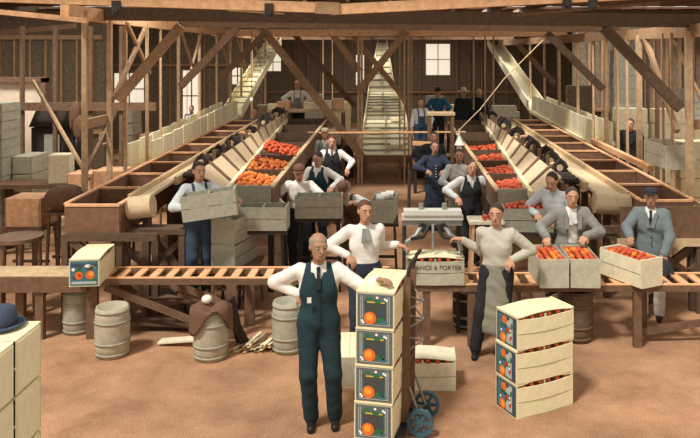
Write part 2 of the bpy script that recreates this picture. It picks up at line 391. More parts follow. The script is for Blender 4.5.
    L1.noise = .0028; L1.cuts.append(tplane(T(0, 0, .12), up)); L1.mesh('trousers', h, legs, root)
    if vest:
        V1 = Blob(); torso(V1, .024); V1.noise = .002
        V1.cuts.append(tplane(T(0, 0, .0), -up))
        def vcut(x, y, z):
            a = (x - pel[0]) * sd[0] + (y - pel[1]) * sd[1] + (z - pel[2]) * sd[2]
            u = (x - pel[0]) * up[0] + (y - pel[1]) * up[1] + (z - pel[2]) * up[2]
            f = (x - pel[0]) * fr[0] + (y - pel[1]) * fr[1] + (z - pel[2]) * fr[2]
            v = np.minimum(np.minimum((u - .36 * S) * .38 - np.abs(a), f + .02 + 0 * a), 1)
            armh = np.abs(a) - (.172 * S - np.clip(u - .3 * S, 0, 1) * .25)
            return np.maximum(np.maximum(v, armh), np.minimum(u - .47 * S, .07 * S - np.abs(a)))
        V1.cuts.append(vcut); V1.mesh('waistcoat', h, vest, root)
        g = G(); g.bar(T(.0, -.148, .02), T(0, -.15, .33), .008, .006, None, fr); g.build('placket', 'black', root)
        for i in range(5): g = G(); g.ball(T(.012, -.15, .05 + i * .06), .008, None, 8, 6); g.build('button', 'black', root)
    if coat:
        V1 = Blob(); torso(V1, .034)
        for k in 'rl': arm(V1, .024, k, .95, .024)
        V1.cap(T(0, 0, .05), T(0, -.01, -.14), .15 * S, .2 * S, k=.06, flat=fr, q=1.25)
        V1.noise = .004; V1.cuts.append(tplane(T(0, 0, -.2), -up))
        def ccut(x, y, z):
            a = (x - pel[0]) * sd[0] + (y - pel[1]) * sd[1] + (z - pel[2]) * sd[2]
            u = (x - pel[0]) * up[0] + (y - pel[1]) * up[1] + (z - pel[2]) * up[2]
            f = (x - pel[0]) * fr[0] + (y - pel[1]) * fr[1] + (z - pel[2]) * fr[2]
            return np.maximum(np.minimum(np.maximum((u - .33 * S) * .36, copen * S + 0 * u) - np.abs(a), f + .02 + 0 * a), np.minimum(u - .48 * S, .062 * S - np.abs(a)))
        V1.cuts.append(ccut); V1.mesh('coat', h, coat, root)
        for sx in (-1, 1):
            g = G(); g.bar(T(sx * (.07 + copen * .4), -.105, .49), T(sx * (.022 + copen), -.158, .31), .05 * S, .016, None, fr); g.build('lapel', coat, root)
        if not copen:
            for i in range(3): g = G(); g.ball(T(.012, -.165, .1 + i * .08), .011, None, 8, 6); g.build('button', 'black', root)
    if bib:
        V1 = Blob(); torso(V1, .026)
        def bcut(x, y, z):
            a = (x - pel[0]) * sd[0] + (y - pel[1]) * sd[1] + (z - pel[2]) * sd[2]
            u = (x - pel[0]) * up[0] + (y - pel[1]) * up[1] + (z - pel[2]) * up[2]
            f = (x - pel[0]) * fr[0] + (y - pel[1]) * fr[1] + (z - pel[2]) * fr[2]
            panel = np.maximum(np.abs(a) - .1 * S, np.maximum(u - .33 * S, -f + 0 * a))
            strap = np.maximum(np.abs(np.abs(a) - .085 * S) - .016 * S, u - .53 * S)
            low = u - .1 * S + 0 * a
            return np.minimum(np.minimum(panel, strap), low)
        V1.cuts.append(bcut); V1.cuts.append(tplane(T(0, 0, .0), -up)); V1.mesh('overall_bib', h * .8, bib, root)
    if apron or skirt:
        V1 = Blob(); V1.cap(T(0, 0, .1), np.array([0, -.0, .42 * S]), .15 * S, .2 * S, k=.03, flat=np.array([0, -1., 0]), q=1.15)
        V1.cap(T(0, 0, .1), np.array([0, -.0, (.12 if skirt else .34) * S]), .13 * S, (.25 if skirt else .19) * S, k=.03, flat=np.array([0, -1., 0]), q=1.15)
        V1.noise = .006
        if apron: V1.cuts.append(lambda x, y, z: y - .0 + 0 * x + 0 * z)
        V1.cuts.append(tplane(T(0, 0, .14), up)); V1.cuts.append(lambda x, y, z: (.06 if skirt else .3) * S - z + 0 * x + 0 * y)
        V1.mesh('skirt' if skirt else 'apron', h, skirt or apron, root)
    if tie:
        g = G(); p = [T(0, -.075, .505), T(0, -.118, .43), T(0, -.142, .34)]
        g.bar(p[0], p[1], .03 * S, .016, None, fr); g.bar(p[1], p[2], .045 * S, .014, None, fr); g.ball(p[0], .02 * S, None, 8, 6); g.build('necktie', tie, root)
    if neckerchief:
        g = G(); g.bar(T(-.01, -.08, .5), T(-.03, -.15, .36), .05 * S, .02, None, fr); g.bar(T(.01, -.08, .5), T(.03, -.15, .38), .05 * S, .02, None, fr); g.build('neckerchief', neckerchief, root)
    if buttons:
        for i in range(5): g = G(); g.ball(T(0, -.142 + i * .004, .12 + i * .055), .011, None, 8, 6); g.build('button', buttons, root)
    for k in 'rl':
        hp, kn, an = Lg[k]; b = Blob()
        b.cap(an + np.array([0, .035, -.048]) * S, an + np.array([0, -.125, -.058]) * S, .042 * S, .034 * S, k=.02); b.cap(an + np.array([0, .012, .03]) * S, an + np.array([0, .02, -.04]) * S, .046 * S, .045 * S, k=.03)
        b.cuts.append(lambda x, y, z: -z + .0 + 0 * x + 0 * y); b.mesh('shoe', h * .8, 'leather', root)
    if hat:
        g = G(); s_ = S
        def put(prof, sq=(1, 1.18), off=(0, .014, .055), m=None):
            t = G(); t.lathe(prof, n=24, squash=sq); base = np.array(off) * S
            g.add([hc + RH @ (np.array(v) * S + base) for v in t.v], t.f, m, True)
        if hat == 'cap': put([(0, .072), (.06, .062), (.092, .03), (.092, .008), (.082, 0)]); put([(0, .004), (.06, .008), (.07, -.002), (0, -.008)], sq=(1, .9), off=(0, -.085, .056))
        elif hat == 'wide': put([(0, .1), (.05, .1), (.075, .08), (.082, .01), (.17, .0), (.175, -.008), (.085, -.01)])
        else: put([(0, .11), (.045, .108), (.072, .085), (.082, .04), (.083, .01), (.125, .006), (.13, .012), (.13, .004), (.083, -.008)])
        g.build('hat', hatm, root)
    PEOPLE.append(root)
    return root
M['pane_light'] = mat('pane_light', (238, 228, 206), rough=.4, var=.1, scale=2, bump=0, emit=.75)
# ================================================================== setting
def st(name, g, m): return g.build(name, m, kind='structure')
st('floor', G().box(-13, 13, 1.5, 40, -.1, 0), 'floor')
st('wall_left', G().box(-11.3, -11.1, 8, 38, 0, 5.0), 'wallboard'); st('wall_right', G().box(11.1, 11.3, 8, 38, 0, 5.0), 'wallboard')
g = G()
HOLES = [(-10.1, -9.0, 1.6, 2.75), (-7.6, -6.95, 1.0, 2.85), (-5.8, -5.4, 2.35, 2.95)]
def wall_with_holes(x0, x1, y, z1, holes, t=.12, skip=0):
    g = G(); xs = sorted({x0, x1, *[h[0] for h in holes], *[h[1] for h in holes]})
    for a, b in zip(xs, xs[1:]):
        zs = [0]; hs = [h for h in holes if h[0] <= a + 1e-6 and h[1] >= b - 1e-6]
        if not hs: g.box(a, b, y, y + t, 0, z1)
        for h in hs: g.box(a, b, y, y + t, 0, h[2]); g.box(a, b, y, y + t, h[3], z1)
    return g
st('wall_back_left_bay', wall_with_holes(-11.1, -4.7, 27, 4.9, HOLES), 'wallboard')
WIN = [(1.75, 2.95, 2.4, 3.95), (-1.75, -1.35, 1.9, 3.4), (-6.3, -5.5, 2.6, 3.5)]
st('wall_back', wall_with_holes(-11.1, 11.1, 37, 4.9, WIN), 'wallboard')
st('wall_back_right_bay', G().box(5.9, 11.1, 24, 24.12, 0, 4.9), 'wallboard')
st('wall_end_left_bay', G().box(-11.1, -7.75, 20, 20.12, 0, 4.6), 'wallboard')
st('wall_left_panel', G().box(-9.3, -7.95, 17, 17.08, 0, 2.8), 'whitewash')
n = 0
for i, (a, b, c, d) in enumerate(HOLES + WIN):                    # window panes with their frames
    y = 27.02 if i < 3 else 37.02
    n += 1; g = G(); t = .05
    g.box(a - t, b + t, y - .06, y + .02, d, d + t); g.box(a - t, b + t, y - .06, y + .02, c - t, c); g.box(a - t, a, y - .06, y + .02, c, d); g.box(b, b + t, y - .06, y + .02, c, d)
    g.box((a + b) / 2 - .02, (a + b) / 2 + .02, y - .04, y, c, d); g.box(a, b, y - .04, y, (c + d) / 2 - .02, (c + d) / 2 + .02)
    w = g.build('window_%d' % n, 'beam', kind='structure')
    G().box(a, b, y + .01, y + .02, c, d).build('pane', 'pane_light', w)
# roof boards, with gaps added between them to let daylight down
for i, (a, b) in enumerate([(8.2, 9.4), (10.6, 12.2), (13.8, 15.2), (16.8, 22), (23.2, 27.5), (28.7, 38)]):
    g = G()
    for k in range(57):
        x = -11.2 + k * .4; g.box(x, x + .385, a, b, 4.86 + (k % 2) * .012, 4.93)
    g.build('ceiling' if i == 0 else 'ceiling', 'rust', kind='structure')
g = G()
for k in range(26): g.box(-11.0 + k * .42, -10.95 + k * .42, 19.9, 20, 1.4, 3.9) if -11 + k * .42 < -7.8 else None
g.box(-11, -7.78, 19.86, 20, 1.3, 1.42); g.box(-11, -7.78, 19.86, 20, 3.84, 3.96); st('trim_1', g, 'post')
g = G()
for k in range(15):
    x = -11.0 + k * .42
    if not any(h[0] - .1 < x < h[1] + .1 for h in HOLES): g.box(x, x + .06, 26.88, 26.98, 0, 4.3)
g.box(-11, -4.7, 26.86, 26.99, 3.0, 3.1); st('trim_2', g, 'beam')
g = G()
for k in range(13): g.box(5.95 + k * .42, 6.02 + k * .42, 23.88, 23.98, 0, 4.3)
g.box(5.9, 11, 23.86, 23.99, 1.6, 1.7); st('trim_3', g, 'beam')
g = G()
for k in range(36):
    x = -11 + k * .62
    if not any(h[0] - .1 < x < h[1] + .1 for h in WIN): g.box(x, x + .06, 36.86, 36.98, 0, 4.6)
g.box(-11, 11, 36.84, 36.99, 1.5, 1.6); st('trim_4', g, 'beam')
g = G(); g.box(-8.0, -7.9, 16.9, 17.1, 0, 2.9); g.box(-9.3, -7.9, 16.9, 17.1, 2.8, 2.92); st('trim_5', g, 'brown')
# roof timbers
def timber(name, label, cat, a, b, w, t, m, group=None, up=(0, 0, 1), extra=None):
    g = G().bar(a, b, w, t, None, up)
    if extra: extra(g)
    return g.build(name, m, label=label, cat=cat, group=group)
timber('tie_beam', 'pale orange tie beam across the very top left, ending at the splice plate', 'beam', (-4.9, 8.7, 4.13), (-.7, 8.7, 3.99), .14, .12, 'beam_lit')
timber('tie_beam', 'pale orange tie beam rising across the top right from the splice plate', 'beam', (-.7, 8.7, 3.97), (4.6, 8.7, 4.24), .14, .12, 'beam_lit')
timber('splice_plate', 'short board nailed over the joint of the pale tie beams', 'board', (-.88, 8.61, 3.99), (-.6, 8.61, 3.98), .03, .14, 'beam')
for y, w, z, m, lb in ((11.5, 9.2, 4.08, 'beam_dark', 'dark cross beam just behind the pale tie beam'), (15.5, 9.2, 4.12, 'brown', 'brown cross beam second behind the pale tie beam'),
                      (19.8, 9.0, 4.02, 'beam_lit', 'light cross beam over the head of the aisle, above the crossed braces'), (24, 9.2, 4.1, 'brown', 'brown cross beam far back above the double chute'), (29, 9.2, 4.1, 'brown', 'farthest brown cross beam under the roof')):
    timber('cross_beam', lb, 'beam', (-w / 2 - .3, y, z), (w / 2 + .2, y, z - (.12 if y < 16 else 0)), .14, .2 if y < 16 else .18, m)
timber('roof_plate', 'long light roof plate over the left box chute', 'beam', (-4.5, 10.2, 4.04), (-4.5, 30, 4.04), .12, .2, 'beam_lit')
timber('roof_plate', 'long roof plate over the right box chute', 'beam', (4.7, 9.5, 3.8), (4.45, 30, 3.9), .14, .2, 'beam')
timber('rafter', 'pale thin rafter slanting down at the top left corner', 'beam', (-5.6, 10, 4.05), (-4.1, 10, 3.9), .08, .07, 'beam_lit')
timber('rafter', 'thin dark rafter rising to the right in the left bay', 'beam', (-8.2, 15, 3.85), (-6.4, 15, 4.02), .08, .1, 'brown')
for k in range(9):
    x = -3.9 + k * .97
    timber('ceiling_joist', '%s of the thin joists running under the roof boards, counted from the left' % ORD[k], 'beam', (x, 16.8, 4.72), (x, 36, 4.72), .08, .16, 'brown')
# posts
for k, (x, y, z1, w, m) in enumerate([(-4.45, 10.75, 4.1, .095, 'post'), (-4.45, 11.7, 4.0, .1, 'post'), (-4.45, 12.4, 4.0, .07, 'post'), (-4.45, 13.5, 4.0, .07, 'post'), (-4.45, 14.3, 4.0, .05, 'post'),
        (-4.45, 15.5, 4.0, .08, 'post'), (-4.45, 17.2, 4.0, .08, 'post'), (-4.45, 18.9, 4.0, .07, 'post'), (-4.45, 20.5, 4.0, .08, 'post'), (-4.45, 22.0, 4.0, .08, 'post'), (-4.45, 23.7, 4.0, .08, 'post'), (-4.45, 26.2, 4.0, .09, 'post')]):
    timber('timber_post', '%s from the front in the row of upright posts carrying the left roof plate' % ORD[k], 'post', (x, y, 0), (x, y, z1), w * .72, w * .72, m)
for k, (y, w) in enumerate([(11.4, .13), (12.1, .06), (12.5, .05), (13.7, .12), (14.4, .06), (15.0, .07), (15.8, .1), (16.8, .06), (18.2, .09), (20.2, .1), (22.1, .08), (24.4, .08)]):
    timber('timber_post', '%s from the front in the row of upright posts carrying the right roof plate' % ORD[k], 'post', (4.62, y, 0), (4.58, y, 3.8), w * .72, w * .72, 'post')
for i, x in enumerate((-.87, -.78)): timber('timber_post', ('outer' if not i else 'inner') + ' upright at the left of the double box chute', 'post', (x, 19.75, 0), (x, 19.75, 3.95), .06, .06, 'post')
for i, x in enumerate((.36, .48, .56, .24)): timber('timber_post', ('second', 'third', 'last', 'first')[i] + ' from the left of four slender uprights right of the double box chute', 'post', (x, 19.7 + .25 * i, 0), (x, 19.7 + .25 * i, 3.95), .045, .045, 'post')
for i, (x, y) in enumerate(((2.3, 20.6), (2.62, 20.6), (2.85, 20.6), (-2.2, 24), (-1.9, 24))):
    timber('hanging_strip', ('narrow hanging strip at the back, %s from the left near the wide hat' % ORD[i]) if i < 3 else ('narrow strip hanging at the back %s of a pair, behind the white shirt' % ('left' if i == 3 else 'right')), 'post', (x, y, 1.9), (x, y, 4.0), .04, .04, 'post')
# knee braces and crossed braces
BR = [((-4.36, 11.8, 2.72), (-3.35, 11.8, 3.9), .15, 'beam', 'knee brace from the nearest tall left posts up to the roof'),
      ((-4.38, 15.4, 2.78), (-3.2, 15.4, 4.0), .15, 'brown', 'second knee brace back on the left'),
      ((-4.33, 18.9, 2.86), (-3.2, 18.9, 4.0), .15, 'brown', 'third knee brace back on the left'),
      ((4.5, 11.5, 2.6), (3.3, 11.5, 3.87), .16, 'beam_dark', 'dark knee brace nearest on the right'),
      ((4.5, 15.7, 2.7), (3.3, 15.7, 3.9), .15, 'beam_dark', 'second dark knee brace on the right'),
      ((4.45, 20.1, 2.64), (3.45, 20.1, 3.7), .14, 'brown', 'third knee brace on the right, above the sloping chute'),
      ((-3.56, 19.75, 4.3), (-.78, 19.75, .72), .2, 'beam', 'longest slanting brace running down to the foot of the double chute'),
      ((-3.2, 21.8, 4.45), (-1.05, 21.8, 1.9), .16, 'brown', 'slanting brace just right of the longest one'),
      ((-1.74, 19.9, 4.2), (-.86, 19.9, 3.0), .17, 'beam', 'short slanting brace left of the double chute top'),
      ((.4, 19.6, 4.05), (-.83, 19.6, 2.5), .19, 'beam', 'brace of the crossed pair that leans right over the double chute'),
      ((-1.15, 19.95, 4.1), (.4, 19.95, 2.2), .15, 'beam', 'brace of the crossed pair that leans left over the double chute'),
      ((4.62, 13.5, 3.8), (4.62, 11.95, 2.2), .09, 'beam', 'pale slanting strut between the right posts'),
      ((4.68, 12.35, 3.8), (4.68, 10.7, 2.35), .05, 'beam', 'thin strut slanting down to the right edge'),
      ((-4.4, 11.75, 2.75), (-4.4, 13.3, 3.95), .07, 'beam', 'light strut crossing between the near left posts'),
      ((-4.4, 12.35, 3.95), (-4.4, 13.5, 3.1), .06, 'beam', 'thin strut sloping between the second and third left posts'),
      ((-4.4, 15.5, 3.95), (-4.4, 16.5, 3.1), .06, 'beam', 'thin strut right of the sixth left post'),
      ((-4.4, 17.2, 3.95), (-4.4, 16.3, 3.1), .06, 'beam', 'thin strut meeting it from the seventh left post'),
      ((-4.4, 19.0, 3.95), (-4.4, 20.1, 3.1), .07, 'beam', 'thin strut behind the eighth left post'),
      ((-4.4, 21.0, 3.95), (-4.4, 22.4, 3.0), .07, 'beam', 'thin strut by the tenth left post'),
      ((-4.4, 23.7, 3.95), (-4.4, 25.2, 2.9), .07, 'beam', 'farthest thin strut in the left row'),
      ((-4.4, 10.8, 1.62), (-6.0, 12.4, 3.0), .05, 'post', 'long pale prop leaning up from the first left post'),
      ((-4.45, 10.8, 1.75), (-4.6, 12.4, 2.5), .06, 'brown', 'short brown prop at the first left post')]
for a, b, w, m, lb in BR: timber('diagonal_brace', lb, 'brace', a, b, min(.08, w * .8), w, m, up=(0, 0, 1))
timber('rail', 'horizontal rail joining the two nearest tall left posts', 'rail', (-4.5, 10.75, 2.42), (-4.5, 11.7, 2.42), .06, .14, 'beam')
timber('rail', 'long horizontal rail behind the hanging brown coat', 'rail', (-7.3, 14.5, 2.42), (-4.6, 14.5, 2.42), .06, .16, 'brown')
g = G().tube([(-2.43, 9, 4.12), (-1.95, 9, 3.98), (-1.3, 9.0, 3.94)], .012, 6); g.build('wire', 'board', label='thin pale wire looping under the tie beam at upper left', cat='wire')
g = G().tube([(-5.95, 12.35, 2.98), (-5.55, 12.3, 2.2)], .01, 6); g.build('wire', 'dark_brown', label='thin dark guy wire beside the long pale prop', cat='wire')
g = G().tube([(1.5, 9.1, 3.93), (2.6, 9.1, 4.02), (3.3, 9.1, 4.08)], .02, 8); g.build('pipe', 'brown', label='thin pipe running under the tie beam at upper right', cat='pipe')
for i, (x, z) in enumerate(((-3.2, 3.93), (-1.42, 3.9), (2.05, 4.0), (2.35, 3.98))):
    g = G(); g.box(x - .05, x + .05, 8.6, 8.66, z - .02, z + .14); g.cyl((x, 8.58, z + .04), (x, 8.68, z + .04), .035, n=10); g.build('bracket', 'dark_brown', label='small dark bracket on the pale tie beam, %s from the left' % ORD[i], cat='bracket')
timber('rail', 'square rail end of the railing at the right edge', 'rail', (4.7, 11.6, 2.35), (5.6, 11.6, 2.35), .08, .16, 'beam')
for i, (x, y) in enumerate(((-7.25, 14.55), (-6.6, 14.55), (-5.9, 14.55), (-5.3, 14.55), (5.4, 15), (6.1, 15), (6.8, 15), (7.3, 13.2), (5.2, 19), (6.6, 19))):
    timber('stud', ('dark stud of the left bay railing, %s from the left' % ORD[i]) if i < 4 else ('dark stud standing in the right bay, %s nearest of its kind' % ORD[i - 4]), 'post', (x, y, 0), (x, y, 4.0), .07, .07, 'brown')
# ================================================================== crates
def crate_closed(art, name='orange_crate', wood='cream', stencil=None):
    """packed crate: origin bottom centre, long axis Y, label on the -Y end"""
    t = thing(name, '', 'crate'); L, Wd, H = .68, .34, .315
    for y in (-L / 2, -.012, L / 2 - .022): G().box(-Wd / 2 + .008, Wd / 2 - .008, y, y + .022, .006, H - .008).build('end_panel' if abs(y) > .1 else 'divider', wood if y > -.3 else 'grey_wood', t)
    for sx in (-1, 1):
        for z0, z1, bow in ((.012, .148, .006), (.155, .29, .012)):
            g = G(); rows = []
            for i in range(13):
                y = -L / 2 + L * i / 12; b = bow * math.sin(math.pi * i / 12)
                x = sx * (Wd / 2 + b); rows.append((x, y))
            vs = []
            for x, y in rows:
                q = -.011 * math.sin(math.pi * (y / L + .5)); vs += [(x, y, z0 + q), (x, y, z1 + q), (x - sx * .01, y, z1 + q), (x - sx * .01, y, z0 + q)]
            fs = [(0, 3, 2, 1), (48, 49, 50, 51)] + [(4 * i + j, 4 * i + (j + 1) % 4, 4 * i + 4 + (j + 1) % 4, 4 * i + 4 + j) for i in range(12) for j in range(4)]
            g.add(vs, fs).build('side_slat', wood, t)
    g = G().box(-Wd / 2, Wd / 2, -L / 2, L / 2, 0, .008); g.build('bottom_board', wood, t)
    for k in range(3):
        x0 = -Wd / 2 + k * .1145; rows = []
        for i in range(15):
            y = -L / 2 + L * i / 14; z = H - .006 + .026 * math.sin(math.pi * i / 14); rows.append(((x0, y, z), (x0 + .111, y, z)))
        G().sheet(rows, .007).build('lid_board', wood, t)
    for y in (-L / 2 - .002, L / 2 - .024): G().box(-Wd / 2, Wd / 2, y, y + .026, H - .006, H + .006).build('cleat', wood, t)
    if art: label_art(art, t, -L / 2 - .004)
    return t
def disc(g, x, z, r, m, y, n=16): g.add([(x + r * math.cos(2 * math.pi * i / n), y, z + r * math.sin(2 * math.pi * i / n)) for i in range(n)], [tuple(range(n))], m)
def leaf(g, x, z, l, a, m, y):
    c, s = math.cos(a), math.sin(a); P = [(0, 0), (.35, .22), (.7, .2), (1, 0), (.7, -.2), (.35, -.22)]
    g.add([(x + l * (u * c - v * s), y, z + l * (u * s + v * c)) for u, v in P], [tuple(range(6))], m)
def quad(g, x0, x1, z0, z1, m, y): g.add([(x0, y, z0), (x1, y, z0), (x1, y, z1), (x0, y, z1)], [(0, 1, 2, 3)], m)
def label_art(kind, par, y):
    g = G(); e = lambda k: y - .0009 * k
    g.box(-.155, .155, y - .0005, y + .003, .015, .295, 'l_slate' if kind == 'one' else ('l_teal' if kind == 'teal' else 'l_dark'))
    if kind == 'one':
        for x in (-.128, -.112, .112, .128): quad(g, x - .003, x + .003, .03, .28, 'l_pale', e(1))
        quad(g, -.128, .128, .028, .034, 'l_pale', e(1)); quad(g, -.095, .095, .06, .235, 'l_dark', e(1.5))
        quad(g, -.07, .085, .222, .234, 'l_yellow', e(2.5)); disc(g, -.045, .09, .055, 'l_orange', e(4)); disc(g, -.05, .098, .03, 'l_gold', e(5))
        for x, z, l, a, m in ((-.09, .25, .07, .2, 'l_green'), (-.02, .245, .08, -.2, 'l_green'), (.05, .25, .07, .1, 'l_teal'), (.0, .06, .08, .5, 'l_green'), (.03, .05, .09, .1, 'l_teal'), (.05, .09, .06, -.7, 'l_green'), (-.12, .06, .05, .9, 'l_green')): leaf(g, x, z, l, a, m, e(3))
        for x, z in ((-.105, .05), (-.115, .065), (.09, .26), (.105, .25), (.02, .27)): disc(g, x, z, .012, 'l_white', e(5), 8)
        quad(g, .06, .072, .1, .2, 'l_blue', e(2.5)); quad(g, -.09, -.08, .12, .2, 'l_blue', e(2.5))
    elif kind == 'teal':
        quad(g, -.15, .15, .23, .27, 'l_blue', e(1)); quad(g, -.14, .14, .03, .06, 'l_pale', e(1))
        for x, z, l, a, m in ((-.13, .2, .12, -.3, 'l_green'), (.02, .19, .13, .5, 'l_dark'), (-.02, .2, .1, 2.4, 'l_dark'), (.03, .1, .12, -.2, 'l_green'), (-.14, .1, .1, .1, 'l_dark'), (.0, .24, .09, 0, 'l_white'), (.06, .25, .08, -.5, 'l_pale')): leaf(g, x, z, l, a, m, e(2))
        disc(g, -.058, .13, .046, 'l_orange', e(3)); disc(g, .07, .135, .05, 'l_orange', e(3.5)); disc(g, -.048, .13, .02, 'l_red', e(4)); disc(g, .08, .15, .028, 'l_gold', e(4.5))
        disc(g, -.12, .2, .02, 'l_white', e(3), 8)
    else:
        quad(g, -.13, .0, .03, .28, 'l_teal', e(1)); quad(g, .0, .1, .03, .28, 'l_pale', e(1)); quad(g, .1, .13, .03, .28, 'l_blue', e(1))
        for x, z, l, a, m in ((-.1, .15, .1, .8, 'l_green'), (.0, .1, .1, 1.4, 'l_green'), (.04, .2, .08, -1.2, 'l_green'), (-.06, .2, .1, -.4, 'l_blue'), (.06, .06, .07, 1.2, 'l_red'), (.02, .15, .05, .4, 'l_white'), (-.02, .25, .08, .3, 'l_dark'), (.09, .24, .07, -1.7, 'l_green')): leaf(g, x, z, l, a, m, e(2))
        disc(g, -.03, .24, .04, 'l_orange', e(3)); disc(g, -.05, .065, .05, 'l_orange', e(3.5)); disc(g, -.04, .07, .028, 'l_gold', e(4)); quad(g, -.01, .05, .13, .17, 'l_red', e(2.5))
        for x, z in ((.06, .16), (.07, .12), (-.08, .13)): disc(g, x, z, .013, 'l_white', e(4), 8)
    return g.build('paper_label', 'l_dark', par)
ORANGES = []       # (world position, radius, material, label, group)
def orange(p, r, lab, grp, m=None): ORANGES.append((Vector(p), r, m or random.choice(['orange', 'orange', 'orange', 'orange_yellow']), lab, grp))
def loc2w(o, p): return Matrix.Translation(o.location) @ o.rotation_euler.to_matrix().to_4x4() @ Vector(p)
def peek(o, lab, grp, sides=(1,), n=6):
    for s in sides:
        for i in range(n):
            u = (i + .5) / n; orange(loc2w(o, (s * (.17 - .031), -.31 + .62 * u, .286 + .008 * math.sin(math.pi * u))), .03, lab, grp, 'orange')
def crate_open(name='orange_crate', wood='grey_wood', L=.68, Wd=.34, H=.33, fill=0, solid=False):
    t = thing(name, '', 'crate')
    for y in (-L / 2, L / 2 - .022): G().box(-Wd / 2 + .01, Wd / 2 - .01, y, y + .022, .0, H).build('end_panel', wood, t)
    if not fill: G().box(-Wd / 2 + .01, Wd / 2 - .01, -.008, .008, .01, H - .02).build('divider', wood, t)
    for sx in (-1, 1):
        for z0, z1 in ((.004, H * .47), (H * .5, H * .97)): G().box(sx * Wd / 2 - .01 * (sx > 0), sx * Wd / 2 + .01 * (sx < 0), -L / 2, L / 2, z0, z1).build('side_slat', wood, t)
    G().box(-Wd / 2 + .01, Wd / 2 - .01, -L / 2 + .02, L / 2 - .02, .0, .01 + fill).build('bottom_board' if not fill else 'shade_bed', wood if not fill else 'dark_brown', t)  # raised bed coloured dark to stand for shade between the oranges
    return t
def simple_crate(wood, L=.66, Wd=.34, H=.32, name='stacked_crate', label='', group=None, loc=(0, 0, 0), rz=0):
    """small in the photo: boards, groove and end frame inside one mesh"""
    g = G(); g.box(-Wd / 2, Wd / 2, -L / 2, L / 2, .006, H - .006, wood)
    for sx in (-1, 1):
        for z0, z1 in ((.004, H * .48), (H * .52, H - .004)): g.box(sx * Wd / 2 - .008, sx * Wd / 2 + .008, -L / 2, L / 2, z0, z1, wood)
    for sy in (-1, 1):
        g.box(-Wd / 2 + .02, Wd / 2 - .02, sy * L / 2 - .008, sy * L / 2 + .008, .02, H - .02, wood)
    o = g.build(name, wood, label=label, cat='crate', group=group); o.location = loc; o.rotation_euler = (0, 0, rz); return o
def stack(x, y, n, wood, what, group, rz=0, z=0, H=.32, L=.66, Wd=.34, name='stacked_crate', axis=0):
    first = None
    for k in range(n):
        pos = 'topmost crate' if k == n - 1 else ('bottom crate' if k == 0 else '%s crate from the top' % ORD[n - 1 - k])
        lab = '%s in %s' % (pos.replace(' crate from the top', ' crate down'), what)
        j = (random.random() - .5) * .02
        if first is None: first = simple_crate(wood, L, Wd, H, name, lab, group, (x, y, z), rz)
        else:
            c = first.copy(); C.objects.link(c); c.location = (x + j, y - j, z + k * (H + .003)); c['label'] = lab
R = math.radians
# ================================================================== foreground crates
used = {}
pA = crate_closed('one'); sc = (-.085, 6.76); yw = R(-12)
for k in range(4):
    o = place(pA, used, (sc[0] + .006 * k, sc[1], .10 + k * .322), yw, ('topmost' if k == 3 else 'bottom' if k == 0 else ORD[3 - k]) + ' labelled crate in the tall stack on the hand truck', 'crates stacked on the hand truck')
    peek(o, 'orange showing under the lid of a crate on the hand truck', 'oranges under the lids of the hand truck crates', (1,), 6)
pB = crate_closed('two')
for k in range(3):
    # near bottom corner (1.172, 6.99); long side runs to the right and back
    d = Vector((math.cos(R(27)), math.sin(R(27)), 0)); nrm = Vector((-d.y, d.x, 0))
    c = Vector((1.19, 6.99, 0)) + d * .335 + nrm * .16 + Vector((random.uniform(-.01, .01), 0, 0))
    o = place(pB, used, (c.x, c.y, k * .322), R(27 - 90), ('topmost', 'middle', 'bottom')[2 - k] + ' labelled crate in the stack of three standing on the bare floor', 'three crates stacked on the floor at right')
    peek(o, 'orange showing under the lid of a crate in the stack of three', 'oranges under the lids of the stack of three', (1,), 6)
    n_ = o
o = crate_closed('teal', wood='ivory'); o['label'] = 'cream crate with blue label of two oranges on the left end of the slatted track'; o.location = (-3.62, 8.98, .735); o.rotation_euler = (0, 0, R(6))
o = crate_closed(None, wood='ivory'); o['label'] = 'cream lidded crate on the floor behind the foreman in the teal waistcoat'; o.location = (-.5, 7.98, 0); o.rotation_euler = (0, 0, R(2))
o = crate_closed(None, wood='white_wood'); o['label'] = 'lidded crate of oranges lying on the floor right of the hand truck'; o.location = (.33, 7.75, 0); o.rotation_euler = (0, 0, R(-92))
peek(o, 'orange showing under the lid of the floor crate right of the hand truck', 'oranges under the lid of the floor crate', (1,), 6)
o = crate_closed(None, wood='grey_wood'); o['label'] = 'stencilled grey crate clamped under the lidding press'; o.location = (.52, 8.85, .735); o.rotation_euler = (0, 0, R(-90))
for c_ in o.children:
    if c_.name.startswith('lid_board'): c_.data.materials[0] = M['cream']
peek(o, 'orange showing under the lid of the stencilled crate in the press', 'oranges under the lid of the stencilled crate', (1,), 6)
cu = bpy.data.curves.new('stencil_lettering', 'FONT'); cu.body = 'FRANCE & PORTER'; cu.size = .072; cu.align_x = 'CENTER'; cu.extrude = .0006; cu.materials.append(M['line'])
tmp = bpy.data.objects.new('lettering_source', cu); C.objects.link(tmp); dg = bpy.context.evaluated_depsgraph_get(); me = bpy.data.meshes.new_from_object(tmp.evaluated_get(dg)); bpy.data.objects.remove(tmp)
tx = bpy.data.objects.new('stencil_lettering', me); C.objects.link(tx); tx.parent = o; tx.location = (.1845, 0, .188); tx.rotation_euler = (R(90), 0, R(90))
